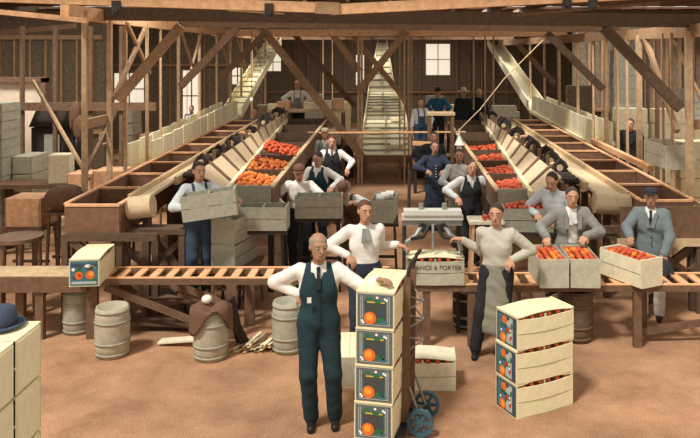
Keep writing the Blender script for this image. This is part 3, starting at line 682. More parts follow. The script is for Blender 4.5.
# open crates with fruit on the track
pO = crate_open(wood='grey_wood', fill=.2)
def fill_top(o, nx, ny, lab, grp, z=.29, L=.63, Wd=.31, r=.035, dome=.035, layers=1):
    for i in range(nx):
        for j in range(ny):
            u, v = (i + .5) / nx, (j + .5 + .5 * (i % 2) - .25) / ny
            orange(loc2w(o, (-Wd / 2 + Wd * u, -L / 2 + L * v, z + dome * math.sin(math.pi * v) * math.sin(math.pi * u) + random.uniform(-.008, .008))), r, lab, grp)
usedO = {}
o = place(pO, usedO, (1.89, 8.92, .735), R(1), 'left one of the two end-on crates of oranges before the smiling packer', 'pair of end-on crates of oranges'); fill_top(o, 4, 8, 'orange packed in the left one of the two end-on crates', 'oranges in the left end-on crate')
o = place(pO, usedO, (2.27, 8.92, .735), R(-2), 'right one of the two end-on crates of oranges before the smiling packer', 'pair of end-on crates of oranges'); fill_top(o, 4, 8, 'orange packed in the right one of the two end-on crates', 'oranges in the right end-on crate')
pL = crate_open(wood='white_wood', fill=.2); pL['label'] = 'long white crate of oranges set askew before the man in the grey suit'; pL.location = (2.885, 8.92, .735); pL.rotation_euler = (0, 0, R(27)); fill_top(pL, 4, 8, 'orange packed in the askew white crate before the grey suit', 'oranges in the askew white crate')
# big pale crates at the lower left corner
pF = None
for c in range(3):
    for k in range(5):
        lab = '%s pale crate in the %s column of the block at the lower left corner' % (('bottom', 'second', 'third', 'fourth', 'top')[k], ('right', 'middle', 'left')[c])
        loc = (-2.11 - .34, 4.30 - c * .312, .22 + k * .326)
        if pF is None:
            pF = simple_crate('ivory', .68, .305, .32, 'shipping_crate', lab, 'pale crates at the lower left corner', loc, R(90))
        else:
            q = pF.copy(); C.objects.link(q); q.location = loc; q['label'] = lab
G().box(-2.8, -2.12, 3.5, 4.46, 0, .22).build('skid', 'brown', label='low wooden skid under the pale crates at the lower left', cat='skid')
g = G(); t = thing('bowler_hat', 'blue grey bowler hat lying on the pale crates at the lower left', 'hat', (-2.285, 4.36, 1.852)); t.scale = (.74, .74, .8)
g.lathe([(0, .15), (.05, .147), (.085, .125), (.1, .085), (.104, .03), (.104, .012)], squash=(1, 1.15)); g.build('hat_crown', 'felt', t)
G().lathe([(.1, .012), (.14, .006), (.16, .016), (.163, .01), (.14, -.0), (.0, 0)], squash=(1, 1.15)).build('brim', 'felt', t)
G().lathe([(.106, .014), (.107, .04), (.104, .04)], squash=(1, 1.15)).build('hat_band', 'felt_dark', t)
# ================================================================== hand truck
t = thing('hand_truck', 'wooden two wheeled hand truck carrying the tall stack of crates', 'hand truck', (sc[0], sc[1], 0), yw)
for y in (.03, .31): 
    G().bar((.215, y, .1), (.235, y, 1.42), .04, .06, None, (1, 0, 0)).build('side_rail', 'brown', t)
    G().tube([(.237, y, 1.38), (.24, y, 1.46), (.27, y, 1.55), (.31, y, 1.6)], .018).build('handle', 'dark_brown', t)
for z in (.2, .6, 1.0, 1.3): G().bar((.218, .03, z), (.218, .31, z), .03, .05).build('cross_bar', 'brown', t)
G().box(-.16, .24, -.25, .33, .08, .098).build('toe_plate', 'iron', t)
G().cyl((.36, -.04, .125), (.36, .38, .125), .014, n=10).build('axle', 'iron', t)
for y in (.03, .31): G().tube([(.36, y, .125), (.25, y, .42)], .012, 6).build('wheel_strut', 'steel', t); G().tube([(.36, y, .125), (.22, y, .12)], .012, 6).build('wheel_strut', 'steel', t)
for y in (-.04, .33):
    g = G()
    g.cyl((.36, y, .125), (.36, y + .045, .125), .03, n=12); 
    for i in range(24):
        a, b = 2 * math.pi * i / 24, 2 * math.pi * (i + 1) / 24
        vs = [(.36 + r * math.cos(q), yy, .125 + r * math.sin(q)) for q in (a, b) for r in (.092, .122) for yy in (y, y + .045)]
        g.add(vs, [(0, 2, 6, 4), (1, 5, 7, 3), (2, 3, 7, 6), (0, 4, 5, 1)])
    for i in range(6): a = math.pi * i / 3; g.bar((.36, y + .022, .125), (.36 + .1 * math.cos(a), y + .022, .125 + .1 * math.sin(a)), .014, .028)
    g.build('wheel', 'wheel', t)
for z0 in (.75, .95, 1.12):
    for s_ in (-1, 1):
        G().tube([(.24, .17 - .13 * s_, z0), (.36, .17, z0 + .05), (.24, .17 + .13 * s_, z0 + .12)], .007, 6).build('wire_brace', 'steel', t)
# ================================================================== slatted track
def track(x0, x1, y0, y1, z, label, legs, braces=()):
    t = thing('slatted_track', label, 'conveyor', (0, 0, 0))
    for y in (y0, y1): G().box(x0, x1, y - .02, y + .02, z - .075, z).build('side_rail', 'brown', t)
    for y in (y0, y1): G().box(x0, x1, y - .022, y + .022, z, z + .012).build('rail_cap', 'slat', t)
    n = int((x1 - x0) / .2)
    for i in range(n): x = x0 + .12 + i * .2; G().box(x - .045, x + .045, y0 + .02, y1 - .02, z - .03, z - .005).build('slat', 'slat', t)
    for x, y, w in legs: G().box(x - w / 2, x + w / 2, y - .035, y + .035, 0, z - .06).build('leg', 'brown', t)
    for a, b in braces: G().bar(a, b, .03, .085, None, (0, 0, 1)).build('brace', 'brown', t)
    return t
track(-3.64, -.02, 8.98, 9.42, .73, 'long slatted wooden crate track crossing the floor left of the lidding press', [(-3.62, 8.98, .13), (-1.93, 8.98, .12), (-1.8, 9.42, .12), (-3.5, 9.42, .1), (-.2, 9.42, .1)],
      [((-3.5, 9.05, .6), (-2.25, 9.05, .12)), ((-2.7, 9.38, .42), (-2.1, 9.38, .25)), ((-3.3, 9.36, .7), (-2.2, 9.36, .35))])
track(-.02, 5.4, 8.72, 9.17, .73, 'slatted wooden crate track running right from the lidding press', [(.42, 8.75, .09), (.95, 8.75, .09), (1.55, 9.12, .1), (2.9, 8.72, .09), (3.1, 9.12, .09), (2.42, 9.12, .12), (4.6, 8.72, .1)],
      [((2.95, 8.85, .12), (4.9, 8.85, .42)), ((1.0, 9.0, .2), (2.4, 9.0, .5))])
t = thing('work_bench', 'brown plank bench continuing the track at the far left', 'bench')
G().box(-5.4, -3.66, 8.95, 9.5, .68, .73).build('bench_top', 'board', t); G().box(-5.4, -3.66, 8.9, 8.95, .58, .76).build('apron_rail', 'brown', t)
for x, y in ((-4.25, 8.97), (-3.95, 9.45), (-4.95, 8.97), (-5.2, 9.45), (-4.55, 9.1)): G().box(x - .05, x + .05, y - .04, y + .04, 0, .68).build('leg', 'brown', t)
t = thing('spoked_stand', 'dark stool like stand with turned legs at the far left edge', 'stand', (-4.95, 9.85, 0))
G().cyl((0, 0, .98), (0, 0, 1.03), .3, n=24).build('top', 'brown', t)
for a in range(6): q = a * math.pi / 3; G().cyl((.22 * math.cos(q), .22 * math.sin(q), 0), (.22 * math.cos(q), .22 * math.sin(q), .98), .03, n=8).build('leg', 'brown', t)
G().lathe([(.18, .4), (.26, .4), (.26, .46), (.18, .46)]).build('hoop', 'dark_brown', t)
# lidding press
t = thing('lidding_press', 'iron box lidding press with curved arms and a long pale crossbar', 'press', (.5, 8.88, 0))
G().box(-.37, .36, -.07, .07, 1.47, 1.53).build('crossbar', 'enamel', t); G().box(-.35, .34, -.09, .09, 1.53, 1.585).build('top_plate', 'enamel', t)
G().box(-.36, .35, -.04, .04, 1.4, 1.47).build('lower_bar', 'steel', t)
for s_ in (-1, 1):
    G().tube([(s_ * .12, -.04, 1.4), (s_ * .17, -.06, 1.35), (s_ * .2, -.09, 1.3), (s_ * .31, -.1, 1.22), (s_ * .33, -.08, 1.12)], .03).build('curved_arm', 'steel', t)
    G().tube([(s_ * .33, -.06, 1.14), (s_ * .345, 0, 1.1), (s_ * .345, .05, 1.09)], .026).build('clamp_foot', 'iron', t)
    G().tube([(s_ * .04, -.05, 1.41), (s_ * .12, -.1, 1.28), (s_ * .26, -.16, 1.27)], .022).build('lever', 'iron', t)
    G().cyl((s_ * .12, -.075, 1.38), (s_ * .12, .02, 1.38), .05, n=18).build('pivot_disc', 'iron', t)
G().tube([(0, -.05, 1.42), (0, -.09, 1.32), (0, -.1, 1.14)], .018).build('nail_guide', 'steel', t)
G().box(-.36, -.31, .28, .34, 0, 1.5).build('upright', 'dark_brown', t); G().box(.31, .36, .28, .34, 0, 1.5).build('upright', 'dark_brown', t)
G().box(-.36, .36, -.02, .34, 1.42, 1.47).build('yoke', 'dark_brown', t)
for s_ in (-1, 1): G().cyl((s_ * .14, 0, 1.585), (s_ * .14, 0, 1.66), .03, n=12).build('post_cap', 'steel', t)
G().cyl((-.28, .31, 1.5), (-.27, .31, 2.0), .02, n=8).build('hand_lever', 'dark_brown', t)
G().box(-.38, .38, -.12, .36, .67, .72).build('table_plate', 'dark_brown', t)
# ================================================================== kegs
def keg(x, y, r, h, m, label, open_=True, fx=0):
    t = thing('nail_keg', label, 'barrel', (x, y, 0))
    pf = [(0, .0), (r * .9, 0), (r * .97, h * .2), (r, h * .5), (r * .97, h * .8), (r * .91, h), (r * .82, h), (r * .86, h * .8), (0, h * .78)]
    g = G(); g.lathe(pf, n=28); g.build('staves', m, t)
    for z in (.08, .3, .72, .93):
        rr = r * (.93 + .09 * math.sin(math.pi * z)) ; G().lathe([(rr, z * h - .014), (rr + .005, z * h - .014), (rr + .005, z * h + .014), (rr, z * h + .014)], n=28).build('hoop', 'crate_grey' if m != 'barrel_dark' else 'brown', t)
    return t
keg(-3.2, 8.5, .195, .56, 'barrel', 'pale keg standing in the open left of the track, empty and open topped')
keg(-2.05, 8.42, .195, .56, 'barrel', 'pale keg with brown sacking thrown over its top')
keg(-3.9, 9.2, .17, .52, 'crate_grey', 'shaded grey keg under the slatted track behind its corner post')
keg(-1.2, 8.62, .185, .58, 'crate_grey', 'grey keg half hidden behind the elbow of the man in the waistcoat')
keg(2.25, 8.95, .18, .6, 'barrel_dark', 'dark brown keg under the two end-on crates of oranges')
keg(.95, 9.4, .17, .5, 'dark_brown', 'small dark keg in the shade under the lidding press')
g = G(); rows = []
for i in range(9):
    a = -1.9 + 3.6 * i / 8; rows.append(((-2.05 + .215 * math.sin(a), 8.22, .6 - .11 * abs(a) ** 1.6 / 2), (-2.05 + .215 * math.sin(a), 8.62, .61 - .1 * abs(a) ** 1.5 / 2)))
N = 40; K = 12; vs = []; g = G()
for k in range(K + 1):
    for i in range(N):
        q = 2 * math.pi * i / N; lim = .34 + .07 * math.sin(2 * q + .6) + .06 * math.sin(3 * q + 2); d = lim * k / K
        r_ = min(d, .2 + .05 * max(0, d - .2)) + (.012 * math.sin(9 * q) + .014) * (d > .19); hang = max(0, d - .19)
        vs.append((-2.05 + r_ * math.cos(q), 8.42 + r_ * math.sin(q), .6 - hang * 1.15 + .035 * math.cos(3 * q + 5 * d) * min(1, d * 6) * (d < .2)))
g.add(vs, [(k * N + i, k * N + (i + 1) % N, (k + 1) * N + (i + 1) % N, (k + 1) * N + i) for k in range(K) for i in range(N)], None, True)
so = g.build('sacking', 'cloth_brown', label='brown sacking draped over the pale keg beside the pile of laths', cat='sack')
md = so.modifiers.new('thickness', 'SOLIDIFY'); md.thickness = .014
G().ball((-2.08, 8.36, .68), (.06, .06, .05), None, 12, 8).build('rag', 'cloth_white', label='small white rag on the brown sacking', cat='rag')
for i, (a, b) in enumerate((((-1.93, 8.62, .54), (-1.72, 8.72, .05)), ((-1.88, 8.66, .6), (-1.8, 8.82, .04)))): 
    G().bar(a, b, .05, .1).build('loose_board', 'dark_brown', label=('dark board leaning from the sacking to the slat pile', 'second dark board leaning behind the sacked keg')[i], cat='board')
for i in range(46):
    x = -1.76 + .34 * (i % 12) / 12 + random.uniform(-.02, .02); z = .015 + .028 * (i // 12); q = random.uniform(-.25, .25)
    d = Vector((.5 + q, .8, 0)).normalized() * .17; c = Vector((x + .05 * (i // 12), 8.68, z))
    G().bar(c - d, c + d + Vector((0, 0, random.uniform(-.01, .03))), .03, .012, None).build('wooden_lath', random.choice(['cream', 'white_wood', 'peach', 'brown']), label='loose crate lath in the small pile between the two pale kegs', cat='lath', group='pile of loose crate laths')
G().bar((-2.75, 8.8, .035), (-2.22, 8.75, .09), .15, .02).build('loose_board', 'white_wood', label='pale board lying on the floor left of the sacked keg', cat='board')
G().bar((-3.3, 9.25, .12), (-2.3, 9.3, .04), .2, .03).build('loose_board', 'beam_dark', label='dark plank lying under the long track at left', cat='board')
# ================================================================== packing stands and stacked crates behind the track
def stand(x, y, z, w, d, label, m='dark_brown', lm=None, name='packing_stand'):
    t = thing(name, label, 'stand', (x, y, 0))
    G().box(-w / 2, w / 2, -d / 2, d / 2, z - .04, z).build('top', m, t)
    for a in (-1, 1):
        for b in (-1, 1): G().bar((a * (w / 2 - .06), b * (d / 2 - .05), z - .04), (a * (w / 2 - .02), b * (d / 2 - .03), 0), .035, .035).build('leg', lm or m, t)
    G().box(-w / 2 + .03, w / 2 - .03, -.015, .015, z * .4, z * .4 + .04).build('stretcher', lm or m, t)
    return t
stand(-2.08, 10.02, .62, .6, .75, 'low wooden stand under the two crates beside the man in overalls', 'brown')
pE = crate_open(wood='crate_grey'); ue = {}
place(pE, ue, (-2.12, 10.02, .62), R(-14), 'lower of the two empty crates stacked beside the man in overalls')
place(pE, ue, (-2.11, 10.03, .952), R(-17), 'upper of the two empty crates stacked beside the man in overalls')
o = place(pE, ue, (-2.3, 9.5, 1.37), R(-82), 'grey crate being carried by the man in overalls', rx=0, ry=0); o.rotation_euler = (R(7), 0, R(-82))
stand(-1.75, 10.2, 1.05, .66, .4, 'dark slender legged packing stand left of the aisle', 'dark_brown', 'iron')
place(pE, ue, (-1.75, 10.15, 1.06), R(90), 'grey packing crate on the slender stand before the fruit bins')
stand(-1.05, 10.9, 1.06, .66, .4, 'dark packing stand before the packer in the pale shirt', 'dark_brown', 'iron')
place(pE, ue, (-1.05, 10.85, 1.07), R(91), 'pale packing crate on the stand nearest the aisle at left')
stand(-.1, 11.1, .98, .42, .7, 'small stand in the middle of the aisle', 'dark_brown')
place(pE, ue, (-.1, 11.1, .99), R(-6), 'end-on crate standing in the middle of the aisle')
for i in range(3): G().box(-.22 + .07 * i, -.1 + .07 * i, 10.85 + .12 * i, 11.2 + .1 * i, 1.29 + .006 * i, 1.335 + .006 * i).build('paper_wraps', 'pale', label='bundle of white wrapping paper in the crate in mid aisle', cat='paper', group='paper bundles in the aisle crate')
stand(1.3, 10.2, 1.18, .48, .38, 'pale topped stand with light legs right of the lidding press', 'white_wood', 'beam_lit', 'side_table')
orange((1.28, 10.1, 1.225), .042, 'single red orange on the pale side table', None, 'orange'); orange((1.36, 10.13, 1.225), .042, 'second orange beside the red one on the pale side table', None, 'orange')
stand(1.95, 10.25, 1.03, .8, .5, 'dark packing stand behind the apron man', 'dark_brown', 'brown')
pR = crate_open(wood='crate_grey', fill=.16); pR['label'] = 'grey crate heaped with oranges on the stand behind the apron man'; pR.location = (1.87, 10.2, 1.03); pR.rotation_euler = (0, 0, R(88))
fill_top(pR, 4, 8, 'orange in the crate behind the apron man', 'oranges in the crate behind the apron man', z=.31, dome=.06)
t = thing('duckboard', 'low slatted duckboard under the stooping man in pale shirt', 'platform', (2.3, 10.15, 0))
for k in range(5): G().box(-.35, .35, -.3 + k * .13, -.2 + k * .13, .12, .15).build('board', 'brown', t)
for x in (-.3, .3): G().box(x - .03, x + .03, -.3, .33, 0, .12).build('runner', 'brown', t)
t = thing('low_platform', 'low wooden platform under the man carrying a crate', 'platform', (-2.85, 9.85, 0))
for k in range(5): G().box(-.4, .4, -.3 + k * .125, -.19 + k * .125, .23, .26).build('board', 'brown', t)
for x in (-.35, .35): G().box(x - .03, x + .03, -.3, .3, 0, .23).build('runner', 'brown', t)
# ================================================================== sorting lines
def rise(y): return .018 * (y - 10)
def lineobj(name, label, cat): return thing(name, label, cat)
def fruit_bins(s, edges_y, xin, xout, z, fruit, word):
    """bins facing the aisle: one thing with board partitions and a sloping board behind"""
    t = thing('packing_bins', 'long row of %s' % word, 'bins')
    ya, yb = edges_y[0], edges_y[-1]
    G().bar((s * xin, ya, z - .18), (s * xin, yb, z - .18 + rise(yb) - rise(ya)), .03, .36, None).build('front_board', 'brown', t)
    G().bar((s * xin, ya, z + .01), (s * xin, yb, z + .01 + rise(yb) - rise(ya)), .07, .03, None).build('front_ledge', 'board', t)
    for k, y in enumerate(edges_y):
        zz = z + rise(y) - rise(ya); xo = xout(y)
        G().box(min(s * xin, s * xo), max(s * xin, s * xo), y - .02, y + .02, zz - .34, zz + .04).build('partition', 'crate_grey' if k == 0 else 'beam_dark', t)
        G().box(s * xin - .04, s * xin + .04, y - .04, y + .04, 0, zz - .3).build('leg', 'dark_brown', t)
    G().add([(s * xin, ya, z - .3), (s * xout(ya), ya, z - .22), (s * xout(yb), yb, z - .22 + rise(yb) - rise(ya)), (s * xin, yb, z - .3 + rise(yb) - rise(ya))] +
            [(s * xin, ya, z - .33), (s * xout(ya), ya, z - .25), (s * xout(yb), yb, z - .25 + rise(yb) - rise(ya)), (s * xin, yb, z - .33 + rise(yb) - rise(ya))],
            [(0, 1, 2, 3), (7, 6, 5, 4), (0, 4, 5, 1), (3, 2, 6, 7), (1, 5, 6, 2), (0, 3, 7, 4)]).build('bin_floor', 'brown', t)
    for (y0, y1, zt, n, lab) in fruit:
        zz = z + rise(y0) - rise(ya)
        for i in range(n[0]):
            for j in range(n[1]):
                u, v = (i + .5) / n[0], (j + .5 + .2 * (i % 2)) / n[1]; y = y0 + (y1 - y0) * min(v, .97); x = xin + .06 + (xout(y) - xin - .12) * u
                orange((s * x + random.uniform(-.03, .03), y + random.uniform(-.03, .03), zz - .1 + zt * (u if True else 0) + .05 * math.sin(math.pi * v) + random.uniform(-.02, .025)), .042, lab, 'fruit: ' + lab, random.choice(['orange_yellow', 'orange_yellow', 'orange']) if s < 0 and y < 13.8 else 'orange')
        # fruit lies on a deeper bed
        xm = (xin + (xout((y0 + y1) / 2))) / 2
        G().add([(s * (xin + .03), y0 + .03, zz - .14), (s * (xout(y0) - .03), y0 + .03, zz - .14 + zt), (s * (xout(y1) - .03), y1 - .03, zz - .12 + zt), (s * (xin + .03), y1 - .03, zz - .12),
                 (s * (xin + .03), y0 + .03, zz - .3), (s * (xout(y0) - .03), y0 + .03, zz - .24), (s * (xout(y1) - .03), y1 - .03, zz - .24), (s * (xin + .03), y1 - .03, zz - .3)],
                [(0, 1, 2, 3), (7, 6, 5, 4), (0, 4, 5, 1), (3, 2, 6, 7), (1, 5, 6, 2), (0, 3, 7, 4)]).build('fruit_bed', 'rust', t)
    return t
xoL = lambda y: 2.36 + .05 * (y - 11); xoR = lambda y: 2.02 + .05 * (y - 11)
fruit_bins(-1, [10.75, 12.1, 13.6, 15.3, 16.9, 18.5, 20.0], 1.74, xoL, 1.5,
           [(10.8, 12.05, .12, (7, 12), 'orange in the nearest left bin'), (12.15, 13.5, .14, (7, 13), 'orange in the second left bin'), (14.1, 15.25, .18, (7, 11), 'orange in the third left bin')], 'fruit bins along the left of the aisle')
fruit_bins(1, [10.75, 12.0, 13.3, 14.6, 16.0, 17.4, 18.8, 20.0], 1.55, xoR, 1.45,
           [(10.8, 11.9, .06, (6, 10), 'orange in the nearest right bin'), (12.1, 13.2, .06, (6, 10), 'orange in the second right bin'), (13.4, 14.5, .06, (6, 10), 'orange in the third right bin'), (14.7, 15.9, .06, (6, 9), 'orange in the fourth right bin')], 'fruit bins along the right of the aisle')
def chute_board(s, xo, top, z, y0, y1, word):
    t = thing('sloping_board', 'sloping pale drop board with dark cleats %s' % word, 'chute')
    rows = []; N = 12
    for i in range(N + 1):
        y = y0 + (y1 - y0) * i / N; dz = rise(y) - rise(y0); rows.append(((s * xo(y), y, z + dz), (s * top, y, z + .26 + dz)))
    g = G(); vs = []
    for a, b in rows: vs += [a, b, (b[0], b[1], b[2] - .03), (a[0], a[1], a[2] - .03)]
    fs = [(0, 3, 2, 1), (4 * N, 4 * N + 1, 4 * N + 2, 4 * N + 3)] + [(4 * i + j, 4 * i + (j + 1) % 4, 4 * i + 4 + (j + 1) % 4, 4 * i + 4 + j) for i in range(N) for j in range(4)]
    g.add(vs, fs); g.build('board', 'canvas', t)
    for k in range(11):
        y = y0 + .5 + k * (y1 - y0 - .6) / 11; dz = rise(y) - rise(y0)
        G().bar((s * (xo(y) + .03), y, z + .03 + dz), (s * top, y + .25, z + .29 + dz), .045, .03).build('cleat', 'brown', t)
    G().bar((s * xo(y0), y0, z + .0), (s * xo(y1), y1, z + .0 + rise(y1) - rise(y0)), .06, .1).build('edge_rail', 'cream', t)
    return t
chute_board(-1, xoL, 2.78, 1.5, 10.6, 20.2, 'left of the left hand bins'); chute_board(1, xoR, 2.42, 1.45, 10.5, 20.2, 'right of the right hand bins')
def sizer(s, x0, x1, z, y0, y1, word):
    t = thing('fruit_sizer', 'dark roller sizing machine with belt drums %s' % word, 'machine')
    for x in (x0, x1): G().bar((s * x, y0, z), (s * x, y1, z + rise(y1) - rise(y0)), .06, .12).build('side_rail', 'board' if x == x1 else 'brown', t)
    k = 0; y = y0 + .3
    while y < y1 - .2:
        zz = z + rise(y) - rise(y0); xm = s * (x0 + x1) / 2
        G().cyl((s * (x0 + .04), y, zz + .03), (s * (x1 - .04), y, zz + .03), .05, n=10).build('roller', 'dark_brown', t)
        if k in (3, 6, 8, 13, 15, 21, 29, 31, 38):
            rd = random.uniform(.1, .17); G().cyl((xm - .02, y - .08, zz + .12), (xm + .04, y + .08, zz + .12), rd, n=20).build('belt_drum', 'dark', t); G().tube([(xm - rd - .02, y - .2, zz), (xm - rd, y - .1, zz + .14), (xm, y - .09, zz + .15 + rd), (xm + rd, y - .1, zz + .14), (xm + rd + .02, y + .3, zz)], .014, 6).build('belt', 'dark_brown', t)
            G().cyl((xm - .02, y - .12, zz + .12), (xm + .03, y + .1, zz + .12), .05, n=12).build('drum_hub', 'board', t)
            G().bar((s * x0, y + .05, zz), (s * x0, y + .05, zz + .3), .05, .05).build('bearing_post', 'brown', t)
        if k % 5 == 4: G().bar((s * x0, y, zz + .1), (s * x1, y + .2, zz + .13), .08, .04).build('cross_strap', 'peach', t)
        k += 1; y += .22
    y = y0 + .1
    while y < y1: G().bar((s * x1, y, z - .1), (s * x1, y, 0), .08, .08).build('leg', 'dark_brown', t); y += 1.9
    return t
sizer(-1, 2.82, 3.14, 1.6, 10.8, 20.4, 'on the left line'); sizer(1, 2.46, 2.8, 1.55, 10.6, 20.4, 'on the right line')
def belt(s, x0, x1, z, y0, y1, word, drum=True):
    t = thing('return_belt', 'pale canvas belt on boards %s' % word, 'conveyor')
    G().add([(s * x0, y0, z + .1), (s * x1, y0, z), (s * x1, y1, z + rise(y1) - rise(y0)), (s * x0, y1, z + .1 + rise(y1) - rise(y0)),
             (s * x0, y0, z + .06), (s * x1, y0, z - .04), (s * x1, y1, z - .04 + rise(y1) - rise(y0)), (s * x0, y1, z + .06 + rise(y1) - rise(y0))],
            [(0, 1, 2, 3), (7, 6, 5, 4), (0, 4, 5, 1), (3, 2, 6, 7), (1, 5, 6, 2), (0, 3, 7, 4)]).build('canvas', 'canvas', t)
    G().bar((s * x1, y0, z), (s * x1, y1, z + rise(y1) - rise(y0)), .05, .16).build('side_board', 'board', t)
    if drum: G().cyl((s * x0, y0 - .02, z - .06), (s * x1, y0 - .02, z - .1), .15, n=24).build('drum', 'canvas', t)
    y = y0 + .2
    while y < y1: G().bar((s * (x0 + x1) / 2, y, z - .1), (s * (x0 + x1) / 2, y, 0), .08, .1).build('leg', 'beam_dark', t); y += 1.7
    return t
belt(-1, 3.16, 3.48, 1.5, 9.85, 20.4, 'on the left line, ending in a round drum'); belt(1, 2.82, 3.3, 1.45, 10.3, 20.4, 'on the right line behind the smiling packer')
def empty_bins(s, x0, x1, z, ys, word, near):
    t = thing('sorting_bins', 'brown row of empty sorting bins %s' % word, 'bins')
    ya, yb = ys[0], ys[-1]
    for x, m in ((x0, 'rust'), (x1, 'rust')):
        G().bar((s * x, ya, z - .2), (s * x, yb, z - .2 + rise(yb) - rise(ya)), .03, .42).build('side_board', m, t)
        G().bar((s * x, ya, z + .015), (s * x, yb, z + .015 + rise(yb) - rise(ya)), .05, .025).build('rim', 'slat', t)
    for k, y in enumerate(ys):
        zz = z + rise(y) - rise(ya)
        G().box(min(s * x0, s * x1), max(s * x0, s * x1), y - .015, y + .015, zz - .4, zz - .02).build('partition', 'rust', t)
        G().bar((s * x0, y, zz), (s * x1, y, zz), .05, .03).build('rung', 'slat', t)
        if k % 2 == 0:
            for x in (x0, x1): G().box(s * x - .04, s * x + .04, y - .04, y + .04, 0, zz - .38).build('leg', 'beam_dark', t)
    G().bar((s * (x0 + x1) / 2, ya, z - .4), (s * (x0 + x1) / 2, yb, z - .4 + rise(yb) - rise(ya)), x1 - x0, .03).build('bin_floor', 'brown', t)
    G().bar((s * x0, ya - .02, z - .48), (s * x1, ya + .9, z - .9), .05, .08).build('brace', 'beam_dark', t)
    for a, b in near: G().bar(a, b, .05, .1).build('brace', 'beam_dark', t)
    return t
empty_bins(-1, 3.5, 4.2, 1.5, [9.55 + 1.12 * k for k in range(10)], 'on the left line', [((-4.15, 9.5, 1.1), (-3.0, 9.5, 1.1)), ((-4.1, 9.52, 1.05), (-3.3, 9.52, .35)), ((-3.2, 9.9, 1.0), (-2.6, 9.9, .3))])
empty_bins(1, 3.34, 4.05, 1.48, [9.95 + 1.12 * k for k in range(10)], 'on the right line', [((4.0, 9.9, 1.1), (2.6, 9.9, 1.1)), ((2.9, 9.92, 1.05), (4.3, 9.92, .3)), ((4.3, 9.94, 1.05), (3.3, 9.94, .3))])
t = thing('hopper', 'wide brown board hopper at the near right end of the sorting line', 'hopper', (4.4, 9.85, 0))
G().box(-1.35, .8, -.02, .02, 1.0, 1.42).build('front_board', 'brown', t); G().box(-1.4, .85, -.05, -.02, .9, 1.0).build('bottom_rail', 'board', t)
for x in (-1.1, -.3, .5): G().box(x - .04, x + .04, -.03, .05, 0, .95).build('leg', 'beam_dark', t)
G().bar((-1.0, 0, .15), (.0, 0, .85), .05, .09).build('brace', 'beam_dark', t); G().bar((0.1, 0, .15), (-.9, 0, .85), .05, .09).build('brace', 'beam_dark', t)
t = thing('trestle', 'dark trestle under the drum end of the left belt', 'trestle', (-3.2, 9.75, 0))
G().box(-.5, .5, -.05, .25, 1.08, 1.15).build('top', 'beam_dark', t)
for x in (-.42, -.02, .1, .45): G().box(x - .04, x + .04, -.04, .04, 0, 1.08).build('leg', 'beam_dark', t)
G().bar((-.45, 0, 1.0), (.4, 0, .35), .05, .1).build('brace', 'beam_dark', t); G().bar((-.4, .1, .3), (.4, .1, .95), .04, .08).build('brace', 'beam_dark', t)
# right rail and box chutes
timber('guard_rail', 'thin rail along the outer edge of the right sorting bins', 'rail', (4.2, 9.6, 1.4), (4.2, 21, 1.5), .05, .06, 'board')
def boxchute(s, x, y0, y1, z0, z1, hgt, word, step=.62):
    t = thing('box_chute', 'white board box chute %s' % word, 'chute')
    n = int((y1 - y0) / step)
    for k in range(n):
        ya, yb = y0 + (y1 - y0) * k / n, y0 + (y1 - y0) * (k + .93) / n; u = (k + .5) / n; z = z0 + (z1 - z0) * u
        G().box(s * x - .02, s * x + .02, ya, yb, z + .02, z + hgt).build('panel', 'white_wood' if k % 3 else 'cream', t)
        G().box(s * (x + .42) - .02, s * (x + .42) + .02, ya, yb, z + .02, z + hgt * .9).build('panel', 'white_wood', t)
    for xx in (x - .05, x + .45): G().bar((s * xx, y0, z0 - .03), (s * xx, y1, z1 - .03), .08, .09).build('bed_rail', 'cream', t)
    G().bar((s * (x + .2), y0, z0 - .04), (s * (x + .2), y1, z1 - .04), .44, .02).build('bed', 'board', t)
    y = y0 + .5
    while y < y1: u = (y - y0) / (y1 - y0); G().box(s * (x + .2) - .04, s * (x + .2) + .04, y - .04, y + .04, 0, z0 + (z1 - z0) * u - .05).build('leg', 'beam_dark', t); y += 2.2
    return t
boxchute(-1, 4.28, 13.2, 20.6, 1.42, 1.72, .46, 'along the left posts'); boxchute(1, 4.42, 16.2, 23.2, 1.5, 1.68, .5, 'along the right posts')
timber('guard_rail', 'pale rail continuing the right box chute toward the viewer', 'rail', (4.42, 12.6, 1.5), (4.42, 16.2, 1.55), .1, .1, 'slat')
timber('guard_rail', 'pale rail continuing the left box chute toward the viewer', 'rail', (-4.25, 11.2, 1.38), (-4.25, 13.2, 1.42), .1, .12, 'cream')
def slide(name, label, a, b, w, m='white_wood', hgt=.3, steps=0, pts=None):
    t = thing(name, label, 'chute'); pts = pts or [a, b]
    for p, q in zip(pts, pts[1:]):
        w0, w1 = (p[3], q[3]) if len(p) > 3 else (w, w)
        vs = [(p[0] - w0 / 2, p[1], p[2]), (p[0] + w0 / 2, p[1], p[2]), (q[0] + w1 / 2, q[1], q[2]), (q[0] - w1 / 2, q[1], q[2])]
        vs += [(x, y, z - .05) for x, y, z in vs]
        G().add(vs, [(0, 1, 2, 3), (7, 6, 5, 4), (0, 4, 5, 1), (1, 5, 6, 2), (2, 6, 7, 3), (3, 7, 4, 0)]).build('bed', m, t)
        for s_ in (-1, 1) if len(p) <= 3 else (-1, 0, 1):
            G().bar((p[0] + s_ * w0 / 2, p[1], p[2] + hgt / 2), (q[0] + s_ * w1 / 2, q[1], q[2] + hgt / 2), .03, hgt if s_ else hgt * .6).build('side_board', m if s_ else 'crate_grey', t)
    if steps:
        p, q = Vector(pts[0][:3]), Vector(pts[-1][:3])
        for k in range(steps): c = p.lerp(q, (k + .5) / steps); G().bar(c + Vector((-w / 2, 0, hgt + .02)), c + Vector((w / 2, 0, hgt + .02)), .06, .03).build('rung', 'crate_grey', t)
    return t
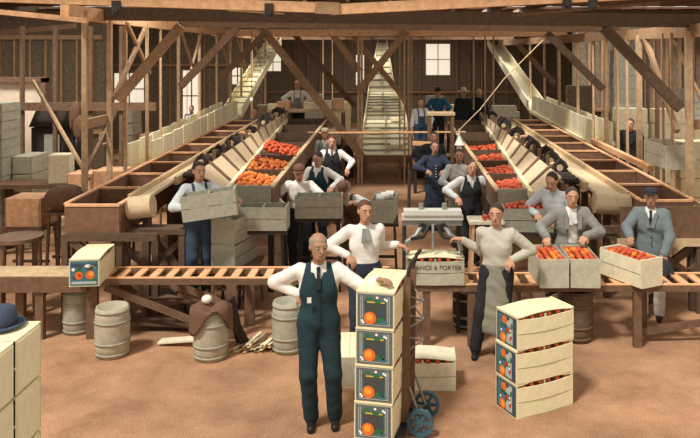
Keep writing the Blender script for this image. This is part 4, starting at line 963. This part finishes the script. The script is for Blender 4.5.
slide('box_slide', 'steep pale box slide coming down to the left box chute', (-4.35, 20.4, 1.75), (-4.35, 27.6, 3.8), .5, 'cream', .26, 16)
slide('box_slide', 'steep pale box slide coming down to the right box chute', (4.55, 23.2, 1.7), (4.55, 33, 3.85), .5, 'white_wood', .3)
s_ = slide('double_slide', 'wide double box slide descending to the head of the aisle', None, None, 1, 'ivory', .16, 0,
      [(-.14, 20.0, .74, 1.38), (-.2, 26, 1.35, 1.38), (-.38, 30, 1.95, 1.05), (-.42, 36, 4.0, .42)])
G().box(-.86, .6, 19.9, 19.98, .52, .72).build('foot_board', 'brown', s_)
for x in (-.8, .5): G().box(x - .05, x + .05, 20.2, 20.3, 0, .7).build('leg', 'beam_dark', s_)
for x, y, z in ((-.8, 26, 1.3), (.4, 26, 1.3), (-.8, 30, 1.9), (.1, 30, 1.9)): G().box(x - .05, x + .05, y, y + .1, 0, z).build('leg', 'beam_dark', s_)
PT = [(-.14, 20.0, .74, 1.38), (-.2, 26, 1.35, 1.38), (-.38, 30, 1.95, 1.05), (-.42, 36, 4.0, .42)]
for p, q in zip(PT, PT[1:]):
    for k in range(8):
        u = (k + .5) / 8; x, y, z, w_ = [p[i] + (q[i] - p[i]) * u for i in range(4)]
        G().bar((x - w_ / 2 + .03, y, z + .03), (x + w_ / 2 - .03, y, z + .03), .05, .05).build('cross_slat', 'crate_grey', s_)
for k in range(5):
    y = 20.8 + k * 1.9; u = (y - 20) / 6
    simple_crate('cream', .5, .34, .12, 'flat_box', '%s flat box riding on the double slide, counted from its foot' % ORD[k], 'pieces on the double slide', (-.5 if k % 2 else .16, y, .74 + .63 * min(u, 1) + max(0, y - 26) * .15), 0)
# ================================================================== rear platforms and tables
for (x0, x1, y0, y1, z, w) in ((-4.0, -1.05, 20.6, 25, .93, 'left'), (.62, 3.4, 20.6, 23.5, .74, 'right')):
    t = thing('loading_platform', 'dark raised platform at the back, %s of the double slide' % w, 'platform', (0, 0, 0))
    G().box(x0, x1, y0, y1, z - .06, z).build('deck', 'brown', t); G().box(x0, x1, y0, y0 + .05, 0, z - .06).build('front_boards', 'dark_brown', t)
    for i in range(4): x = x0 + .08 + (x1 - x0 - .16) * i / 3; G().box(x - .05, x + .05, y0 + .1, y0 + .2, 0, z - .06).build('leg', 'dark_brown', t)
t = thing('loading_platform', 'narrow dark step before the worker in denim and pale sleeves', 'platform', (0, 0, 0))
G().box(.55, 1.45, 18.2, 19.2, .68, .74).build('deck', 'brown', t)
for x in (.6, 1.4): G().box(x - .04, x + .04, 18.3, 18.4, 0, .68).build('leg', 'dark_brown', t)
def table(x0, x1, y0, y1, z0, z1, label, shelf=True, m='board'):
    t = thing('work_table', label, 'table')
    G().box(x0, x1, y0, y1, z1 - .06, z1).build('table_top', m, t)
    if shelf: G().box(x0, x1, y0 + .03, y1 - .03, (z0 + z1) / 2, (z0 + z1) / 2 + .04).build('shelf', 'brown', t)
    for x in (x0 + .06, x1 - .06):
        for y in (y0 + .06, y1 - .06): G().box(x - .04, x + .04, y - .04, y + .04, z0, z1 - .06).build('leg', 'brown', t)
    return t
table(-3.35, -1.25, 20.0, 20.55, 0, 1.93, 'long high table before the man in the rolled white sleeves')
table(.85, 1.5, 17.3, 17.8, 0, 2.07, 'shelved rack before the three workers in hats at the back')
for i, (x, w, h, m) in enumerate([(-3.2, .3, .16, 'cream'), (-2.95, .3, .22, 'peach'), (-2.25, .25, .2, 'cream'), (-2.0, .34, .16, 'white_wood'), (-1.7, .2, .25, 'cream'), (-1.45, .28, .3, 'peach')]):
    simple_crate(m, .34, w, h, 'small_box', '%s small box from the left on the long high table' % ORD[i], 'small boxes on the long high table', (x, 20.3, 1.932), 0)
timber('hanging_pole', 'thin light pole strung across the aisle below the braces', 'pole', (-1.95, 17.4, 1.6), (1.75, 17.4, 1.62), .035, .035, 'beam_lit')
timber('gate_bar', 'short bright orange bar right of the double slide foot', 'rail', (.5, 17.2, 1.38), (.95, 17.2, 1.36), .05, .1, 'slat', extra=lambda g: g.box(.9, .95, 17.18, 17.23, 0, 1.32))
t = thing('hanging_lamp', 'white electric lamp hanging over the right packers', 'lamp', (1.3, 14.1, 1.72))
G().ball((0, 0, -.06), .055, None, 14, 10).build('bulb', 'glass', t); G().lathe([(.02, .16), (.03, .14), (.09, .0), (.095, -.005), (.085, 0), (.02, .13)]).build('lamp_shade', 'enamel', t)
G().cyl((0, 0, .15), (0, 0, .3), .015, n=8).build('socket', 'enamel', t); G().tube([(0, 0, .28), (.4, 0, .68), (.85, 0, 1.25), (1.6, 0, 2.0)], .01, 6).build('cord', 'board', t)
for i, (x, y, z) in enumerate(((-4.3, 15.6, 2.1), (-3.2, 17, 2.4))):
    t = thing('hanging_lamp', ('small bulb hanging near the sixth left post', 'small bulb hanging over the left sorting line')[i], 'lamp', (x, y, z))
    G().ball((0, 0, 0), (.04, .04, .06), None, 12, 8).build('bulb', 'glass', t); G().cyl((0, 0, .05), (0, 0, 1.7), .006, n=6).build('cord', 'dark_brown', t)
# ================================================================== stored crates and side bay things
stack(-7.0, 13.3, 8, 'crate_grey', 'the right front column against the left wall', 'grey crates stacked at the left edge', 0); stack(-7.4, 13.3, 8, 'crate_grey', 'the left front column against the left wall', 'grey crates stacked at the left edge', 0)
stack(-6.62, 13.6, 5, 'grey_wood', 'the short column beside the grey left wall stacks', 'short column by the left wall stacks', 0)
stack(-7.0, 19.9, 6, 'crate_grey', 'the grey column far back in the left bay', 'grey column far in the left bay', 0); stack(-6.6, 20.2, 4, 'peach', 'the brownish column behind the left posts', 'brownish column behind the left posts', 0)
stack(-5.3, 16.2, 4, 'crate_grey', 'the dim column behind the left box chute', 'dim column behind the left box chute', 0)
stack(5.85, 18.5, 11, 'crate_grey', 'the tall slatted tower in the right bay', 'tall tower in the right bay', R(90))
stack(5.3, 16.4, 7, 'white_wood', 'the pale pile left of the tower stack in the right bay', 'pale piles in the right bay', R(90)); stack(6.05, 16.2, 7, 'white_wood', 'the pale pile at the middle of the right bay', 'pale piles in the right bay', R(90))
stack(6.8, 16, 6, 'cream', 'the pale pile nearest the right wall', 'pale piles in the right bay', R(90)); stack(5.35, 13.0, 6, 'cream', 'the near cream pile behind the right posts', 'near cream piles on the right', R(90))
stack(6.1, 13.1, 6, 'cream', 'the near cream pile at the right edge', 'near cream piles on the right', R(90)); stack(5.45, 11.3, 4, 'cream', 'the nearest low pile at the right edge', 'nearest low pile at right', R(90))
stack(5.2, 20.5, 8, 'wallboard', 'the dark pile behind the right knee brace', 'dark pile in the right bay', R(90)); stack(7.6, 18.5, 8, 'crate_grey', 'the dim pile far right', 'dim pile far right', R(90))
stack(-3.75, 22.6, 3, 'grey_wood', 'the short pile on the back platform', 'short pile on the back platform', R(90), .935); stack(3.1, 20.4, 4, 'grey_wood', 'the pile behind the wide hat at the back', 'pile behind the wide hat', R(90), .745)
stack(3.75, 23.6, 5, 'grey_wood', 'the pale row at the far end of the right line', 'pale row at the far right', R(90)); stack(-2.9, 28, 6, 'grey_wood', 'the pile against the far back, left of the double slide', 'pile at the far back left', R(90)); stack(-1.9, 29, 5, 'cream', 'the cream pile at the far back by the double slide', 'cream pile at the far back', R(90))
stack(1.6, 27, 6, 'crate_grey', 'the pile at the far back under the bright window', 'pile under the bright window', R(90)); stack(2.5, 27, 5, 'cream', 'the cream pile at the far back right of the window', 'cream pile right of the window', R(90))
o = crate_open(wood='grey_wood', L=.95, Wd=.5, H=.4); o['label'] = 'large open grey box standing on the right rail beside a post'; o.location = (4.72, 12.55, 1.56); o.rotation_euler = (0, 0, R(3)); tag(o, cat='box'); o.name = 'open_box'
t = thing('nailing_bench', 'brown box nailing bench in the left bay', 'bench', (-6.3, 12.9, 0))
G().box(-.55, .9, -.3, .3, 1.15, 1.22).build('bench_top', 'brown', t)
for x in (-.48, .82):
    for y in (-.24, .24): G().box(x - .05, x + .05, y - .05, y + .05, 0, 1.15).build('leg', 'beam_dark', t)
G().bar((-.45, -.26, .3), (.8, -.26, 1.05), .05, .1).build('brace', 'beam_dark', t)
t = thing('nailing_machine', 'dark box nailing machine with tapered hood in the left bay', 'machine', (-6.75, 15, 0))
G().add([(-.45, -.3, 2.0), (.45, -.3, 2.0), (.45, .3, 2.0), (-.45, .3, 2.0), (-.32, -.2, 2.4), (.32, -.2, 2.4), (.32, .2, 2.4), (-.32, .2, 2.4)], [(3, 2, 1, 0), (4, 5, 6, 7), (0, 1, 5, 4), (1, 2, 6, 5), (2, 3, 7, 6), (3, 0, 4, 7)]).build('hood', 'dark_brown', t)
G().box(-.42, .42, -.25, .25, 1.1, 1.98).build('machine_body', 'dark', t); G().box(-.15, .15, -.28, -.25, 1.3, 1.85).build('panel', 'crate_grey', t)
for x in (-.36, .36): G().box(x - .06, x + .06, -.2, .2, 0, 1.1).build('leg', 'iron', t)
G().cyl((.5, -.1, 1.6), (.56, -.1, 1.6), .3, n=24).build('flywheel', 'iron', t)
o = simple_crate('white_wood', .34, .32, .5, 'upright_box', 'upright white box on the nailing bench', None, (-5.72, 12.85, 1.222), R(8)); o['category'] = 'box'
o = simple_crate('peach', .5, .5, .42, 'feed_box', 'peach board feed box at the left of the sorting line', None, (-5.3, 10.9, .95), R(0)); o['category'] = 'box'
stand(-5.3, 10.9, .95, .6, .6, 'brown trestle under the peach feed box', 'brown')
o = simple_crate('peach', .5, .4, .45, 'feed_box', 'left one of two peach boxes behind the left bins', None, (-5.2, 12.6, 1.0), R(0)); o['category'] = 'box'
o = simple_crate('peach', .5, .5, .5, 'feed_box', 'right one of two peach boxes behind the left bins', None, (-4.72, 12.6, 1.0), R(0)); o['category'] = 'box'
stand(-4.95, 12.6, 1.0, 1.0, .6, 'dark trestle under the two peach boxes', 'dark_brown')
g = G(); g.ball((-4.72, 10.75, 1.36), (.3, .25, .2), None, 20, 12); g.build('sack', 'cloth_brown', label='full brown sack beside the peach feed box', cat='sack'); stand(-4.72, 10.8, 1.18, .5, .45, 'short brown stand under the full sack', 'brown')
g = G(); g.ball((-6.12, 14.38, 2.3), (.1, .07, .24), None, 14, 10); g.ball((-6.05, 14.37, 2.02), (.13, .08, .26), None, 14, 10); g.ball((-6.2, 14.37, 2.2), (.05, .05, .24), None, 10, 8); g.ball((-5.96, 14.37, 2.15), (.05, .05, .2), None, 10, 8); g.build('hanging_coat', 'cloth_brown', label='brown coat hanging from the rail in the left bay', cat='coat')
t = thing('coil_of_rope', 'small red ring of rope hanging by the second left post', 'rope', (-4.62, 11.9, 2.1)); g = G()
g.tube([(.07 * math.cos(a * math.pi / 5), 0, .1 * math.sin(a * math.pi / 5)) for a in range(11)], .012, 6); g.build('coil', 'peach', t)
# ================================================================== people
fine = .009
person('foreman in teal waistcoat and white shirt leaning on the tall crate stack', (-.67, 6.86, 0), 1.8, yaw=4, hr=(-.86, 6.86, 1.16), hl=(-.06, 6.56, 1.43), pr=(-1, .5, .1), pl=(.2, .6, -1), hyaw=18, h=fine,
       feet=((-.07, -.02), (.15, .0)), shirt='shirt_white', legs='teal_dark', vest='teal', tie='black', hair='hair_grey', bald=True, skin='skin_shade', curl=.4)
pf_ = PEOPLE[0]; G().box(-.1, -.062, -.172, -.168, 1.2, 1.25).build('pocket_card', 'cloth_white', pf_)
person('man in white shirt and loose necktie reaching to the lidding press', (-.3, 8.5, 0), 1.78, yaw=8, hr=(-.48, 8.38, 1.1), hl=(.13, 8.58, 1.2), pr=(-1, .4, .1), pl=(.3, .6, -1), hyaw=14, h=fine,
       shirt='shirt_white', legs='navy', neckerchief='grey_cloth', hair='hair_brown', curl=.5)
person('man in pale sweater and long apron working the lidding press lever', (1.2, 8.42, 0), 1.76, yaw=-12, hr=(.78, 8.62, 1.27), hl=(1.36, 8.3, 1.08), pr=(-.3, .6, -1), pl=(1, .5, .1), hyaw=-6, h=fine,
       feet=((-.24, -.04), (.06, .04)), shirt='sweater', legs='black', apron='apron', hair='hair_dark', curl=.6)
person('man in dark overalls and pale blue shirt carrying a grey crate', (-2.56, 9.86, .26), 1.76, yaw=28, hr=(-2.58, 9.46, 1.44), hl=(-1.98, 9.6, 1.56), pr=(-1, .2, -.8), pl=(.8, .2, -1), hyaw=6, h=fine,
       shirt='shirt_blue', legs='denim', bib='denim', hair='hair_dark', curl=.6)
person('smiling bareheaded packer with hands on the end-on crates of oranges', (2.32, 9.55, 0), 1.76, yaw=-4, lean=6, hr=(1.92, 9.22, 1.12), hl=(2.42, 9.2, 1.13), pr=(-1, .3, -.6), pl=(1, .3, -.4), h=fine,
       shirt='shirt_white', legs='grey_cloth', coat='grey_cloth', copen=.055, hair='hair_dark', neckerchief='shirt_grey', curl=.6)
person('man in grey suit and dark cap holding a hat beside the askew crate', (3.38, 9.62, 0), 1.72, yaw=-22, hr=(2.98, 9.26, 1.12), hl=(3.42, 9.28, .88), pr=(-1, .3, -.5), pl=(1, .4, -.3), h=fine,
       shirt='shirt_white', legs='pale', coat='suit', tie='black', hair='hair_dark', hat='cap', skin='skin_shade', curl=.7)
t = thing('felt_hat', 'dark felt hat held low by the man in the grey suit', 'hat', (3.36, 9.2, .74), 0); t.rotation_euler = (R(75), 0, R(-20))
G().lathe([(0, .12), (.05, .118), (.085, .095), (.098, .05), (.1, .012)], squash=(1, 1.1)).build('hat_crown', 'felt_dark', t); G().lathe([(.0, .0), (.1, .0), (.15, .01), (.152, .016), (.1, .014)], squash=(1, 1.1)).build('brim', 'felt_dark', t)
person('stooping man in pale shirt beyond the smiling packer', (2.28, 10.15, .15), 1.76, yaw=-30, lean=18, hr=(1.95, 9.9, 1.25), hl=(2.2, 9.82, 1.2), hpitch=15, shirt='shirt_blue', legs='grey_cloth', hair='hair_dark')
person('packer in pale shirt and braces behind the left packing crates', (-1.45, 11.75, 0), 1.74, yaw=4, lean=12, hr=(-1.68, 11.35, 1.1), hl=(-1.15, 11.3, 1.12), hpitch=14, shirt='shirt_white', legs='black', hair='hair_dark', hat='cap', hatm='hat_brown', bib=None, h=.011)
person('packer in dark teal waistcoat looking down beside the second bin', (-1.27, 12.9, 0), 1.76, yaw=-20, hr=(-1.5, 12.5, 1.1), hl=(-1.0, 12.5, 1.15), hpitch=16, shirt='shirt_white', legs='black', vest='teal', hair='hair_dark')
person('man in black waistcoat and white sleeves facing forward on the left aisle', (-1.2, 15, 0), 1.8, yaw=6, hr=(-1.3, 14.7, 1.1), hl=(-.85, 14.75, 1.1), shirt='shirt_white', legs='black', vest='black', tie='black', hair='hair_brown', h=.014)
person('farthest left packer in pale cap behind the black waistcoat', (-1.5, 16.8, 0), 1.78, yaw=0, shirt='shirt_grey', legs='grey_cloth', vest='grey_cloth', hair='hair_brown', hat='cap', hatm='straw', h=.015)
person('packer in brown hat bending low over the aisle side crate', (-.6, 11.85, 0), 1.7, yaw=-15, lean=50, hr=(-.88, 11.15, 1.2), hl=(-.55, 11.15, 1.2), hpitch=20, shirt='shirt_grey', legs='brown_cloth', vest='brown_cloth', hair='hair_brown', hat='round', hatm='hat_brown', h=.011)
person('person in long dark navy dress with pale buttons on the right aisle', (.86, 14.6, 0), 1.74, yaw=8, hr=(.7, 14.3, 1.15), hl=(1.02, 14.28, 1.15), shirt='navy', legs='navy', skirt='navy', buttons='pale', hair='hair_dark', skin='skin_shade', h=.013)
person('man in dark jacket with elbow out behind the navy dress', (.93, 16.2, 0), 1.76, yaw=0, hr=(.72, 15.95, 1.15), pr=(-1, .4, .1), shirt='grey_cloth', coat='black', legs='black', hair='hair_dark', h=.015)
person('packer in grey shirt with folded hands beside the navy dress', (1.22, 13.3, 0), 1.75, yaw=0, hr=(1.1, 13.0, 1.05), hl=(1.32, 13.0, 1.08), shirt='shirt_grey', legs='grey_cloth', apron='apron', hair='hair_dark', skin='skin_shade', h=.012)
person('packer in dark waistcoat and white sleeves nearest on the right aisle', (1.3, 12.1, 0), 1.74, yaw=6, lean=6, hr=(1.05, 11.8, 1.1), hl=(1.62, 11.8, 1.2), shirt='shirt_grey', legs='black', vest='black', hair='hair_dark', h=.011)
person('man with rolled white sleeves and hands on hips at the back table', (-2.66, 21.1, .93), 1.76, hr=(-2.85, 21.0, 2.02), hl=(-2.47, 21.0, 2.02), pr=(-1, .2, 0), pl=(1, .2, 0), shirt='shirt_white', legs='black', bib='grey_cloth', hair='hair_brown', hat='cap', hatm='peach', h=.017)
person('small child in blue beside the back platform steps', (-3.72, 20.3, .0), 2.0, shirt='blue', legs='blue', skirt='blue', hair='hair_dark', h=.018)
person('worker in blue shirt and dark brimmed hat at the shelved rack', (1.33, 21, .74), 1.74, shirt='blue', legs='black', hair='hair_dark', hat='round', hr=(1.15, 20.6, 1.85), hl=(1.5, 20.6, 1.85), h=.017)
person('worker in denim and pale sleeves left end of the shelved rack', (.74, 18.6, .74), 1.6, yaw=15, shirt='shirt_grey', legs='denim', bib='denim', hair='hair_brown', hl=(1.0, 18.3, 1.65), h=.016)
person('person in wide pale hat and dark coat right of the shelved rack', (2.05, 20.9, .74), 1.74, shirt='navy', legs='black', coat='black', hair='hair_dark', hat='wide', hatm='straw', h=.017)
person('person in dark coat behind the wide pale hat', (2.6, 21.9, .74), 1.7, shirt='black', legs='black', coat='black', hair='hair_dark', h=.018)
person('dark clothed man behind the right box chute', (4.95, 15.2, .45), 1.72, yaw=-30, lean=12, shirt='black', legs='black', coat='black', hair='hair_dark', h=.016)
person('dim figure standing before the bright opening in the left bay', (-6.6, 24.5, 0), 1.75, shirt='denim', legs='black', hair='hair_dark', h=.02)
G().box(4.6, 5.3, 14.9, 15.5, 0, .45).build('low_platform', 'brown', label='low block under the dark clothed man behind the right chute', cat='platform')
# ================================================================== oranges
cam_p = Vector((0, 0, CAMH)); ORANGES.sort(key=lambda q: (q[0] - cam_p).length)
om = {}
for mname in ('orange', 'orange_yellow'):
    g = G(); g.ball((0, 0, 0), 1.0, None, 14, 9); o = g.build('mesh_source', mname); om[mname] = o.data; bpy.data.objects.remove(o)
for p, r, m, lab, grp in ORANGES[:300]:
    o = bpy.data.objects.new('orange', om[m]); C.objects.link(o); o.location = p; o.scale = (r, r, r * .97); o.rotation_euler = (random.random(), random.random(), 0); tag(o, lab, 'orange', grp)
g = G(); g.slot('orange'); g.slot('orange_yellow')
for p, r, m, lab, grp in ORANGES[300:]: g.ball(p, r, m, 10, 7)
g.build('loose_oranges', label='farther oranges heaped in the bins on both sides of the aisle', cat='oranges', kind='stuff')
print('oranges', len(ORANGES))
# ================================================================== light and camera
w = bpy.data.worlds.new('sky'); bpy.context.scene.world = w; w.use_nodes = True
w.node_tree.nodes['Background'].inputs[0].default_value = (1.0, .955, .88, 1); w.node_tree.nodes['Background'].inputs[1].default_value = .6
def lamp(kind, name, loc, rot_, e, col=(1, .975, .93), **k):
    d = bpy.data.lights.new(name, kind); d.energy = e; d.color = col
    for a, b in k.items(): setattr(d, a, b)
    o = bpy.data.objects.new(name, d); C.objects.link(o); o.location = loc; o.rotation_euler = [R(a) for a in rot_]; return o
lamp('SUN', 'sun', (0, 0, 8), (33, 0, -38), 3.0, angle=R(9))
for i, (x, y) in enumerate(((-4, 13), (4, 13), (-5, 22.6), (5, 22.6), (-5, 28.1), (5, 28.1), (-8.2, 16), (8.2, 16), (0, 33))):  # unseen area lamps added under the roof to brighten the aisle, bays and rear
    lamp('AREA', 'fill_light', (x, y, 4.8), (0, 0, 0), 115, shape='RECTANGLE', size=6, size_y=1.1)
cd = bpy.data.cameras.new('camera'); cam = bpy.data.objects.new('camera', cd); C.objects.link(cam); bpy.context.scene.camera = cam
cam.location = (0, 0, CAMH); cam.rotation_euler = (R(90), 0, 0); cd.sensor_width = 36; cd.lens = F / 700 * 36
cd.shift_x = -(VX - 350) / 700; cd.shift_y = -(219 - HY) / 700; cd.clip_end = 200
vs = bpy.context.scene.view_settings; vs.view_transform = 'Standard'; vs.look = 'None'; vs.gamma = 1; vs.use_curve_mapping = False; vs.exposure = .2
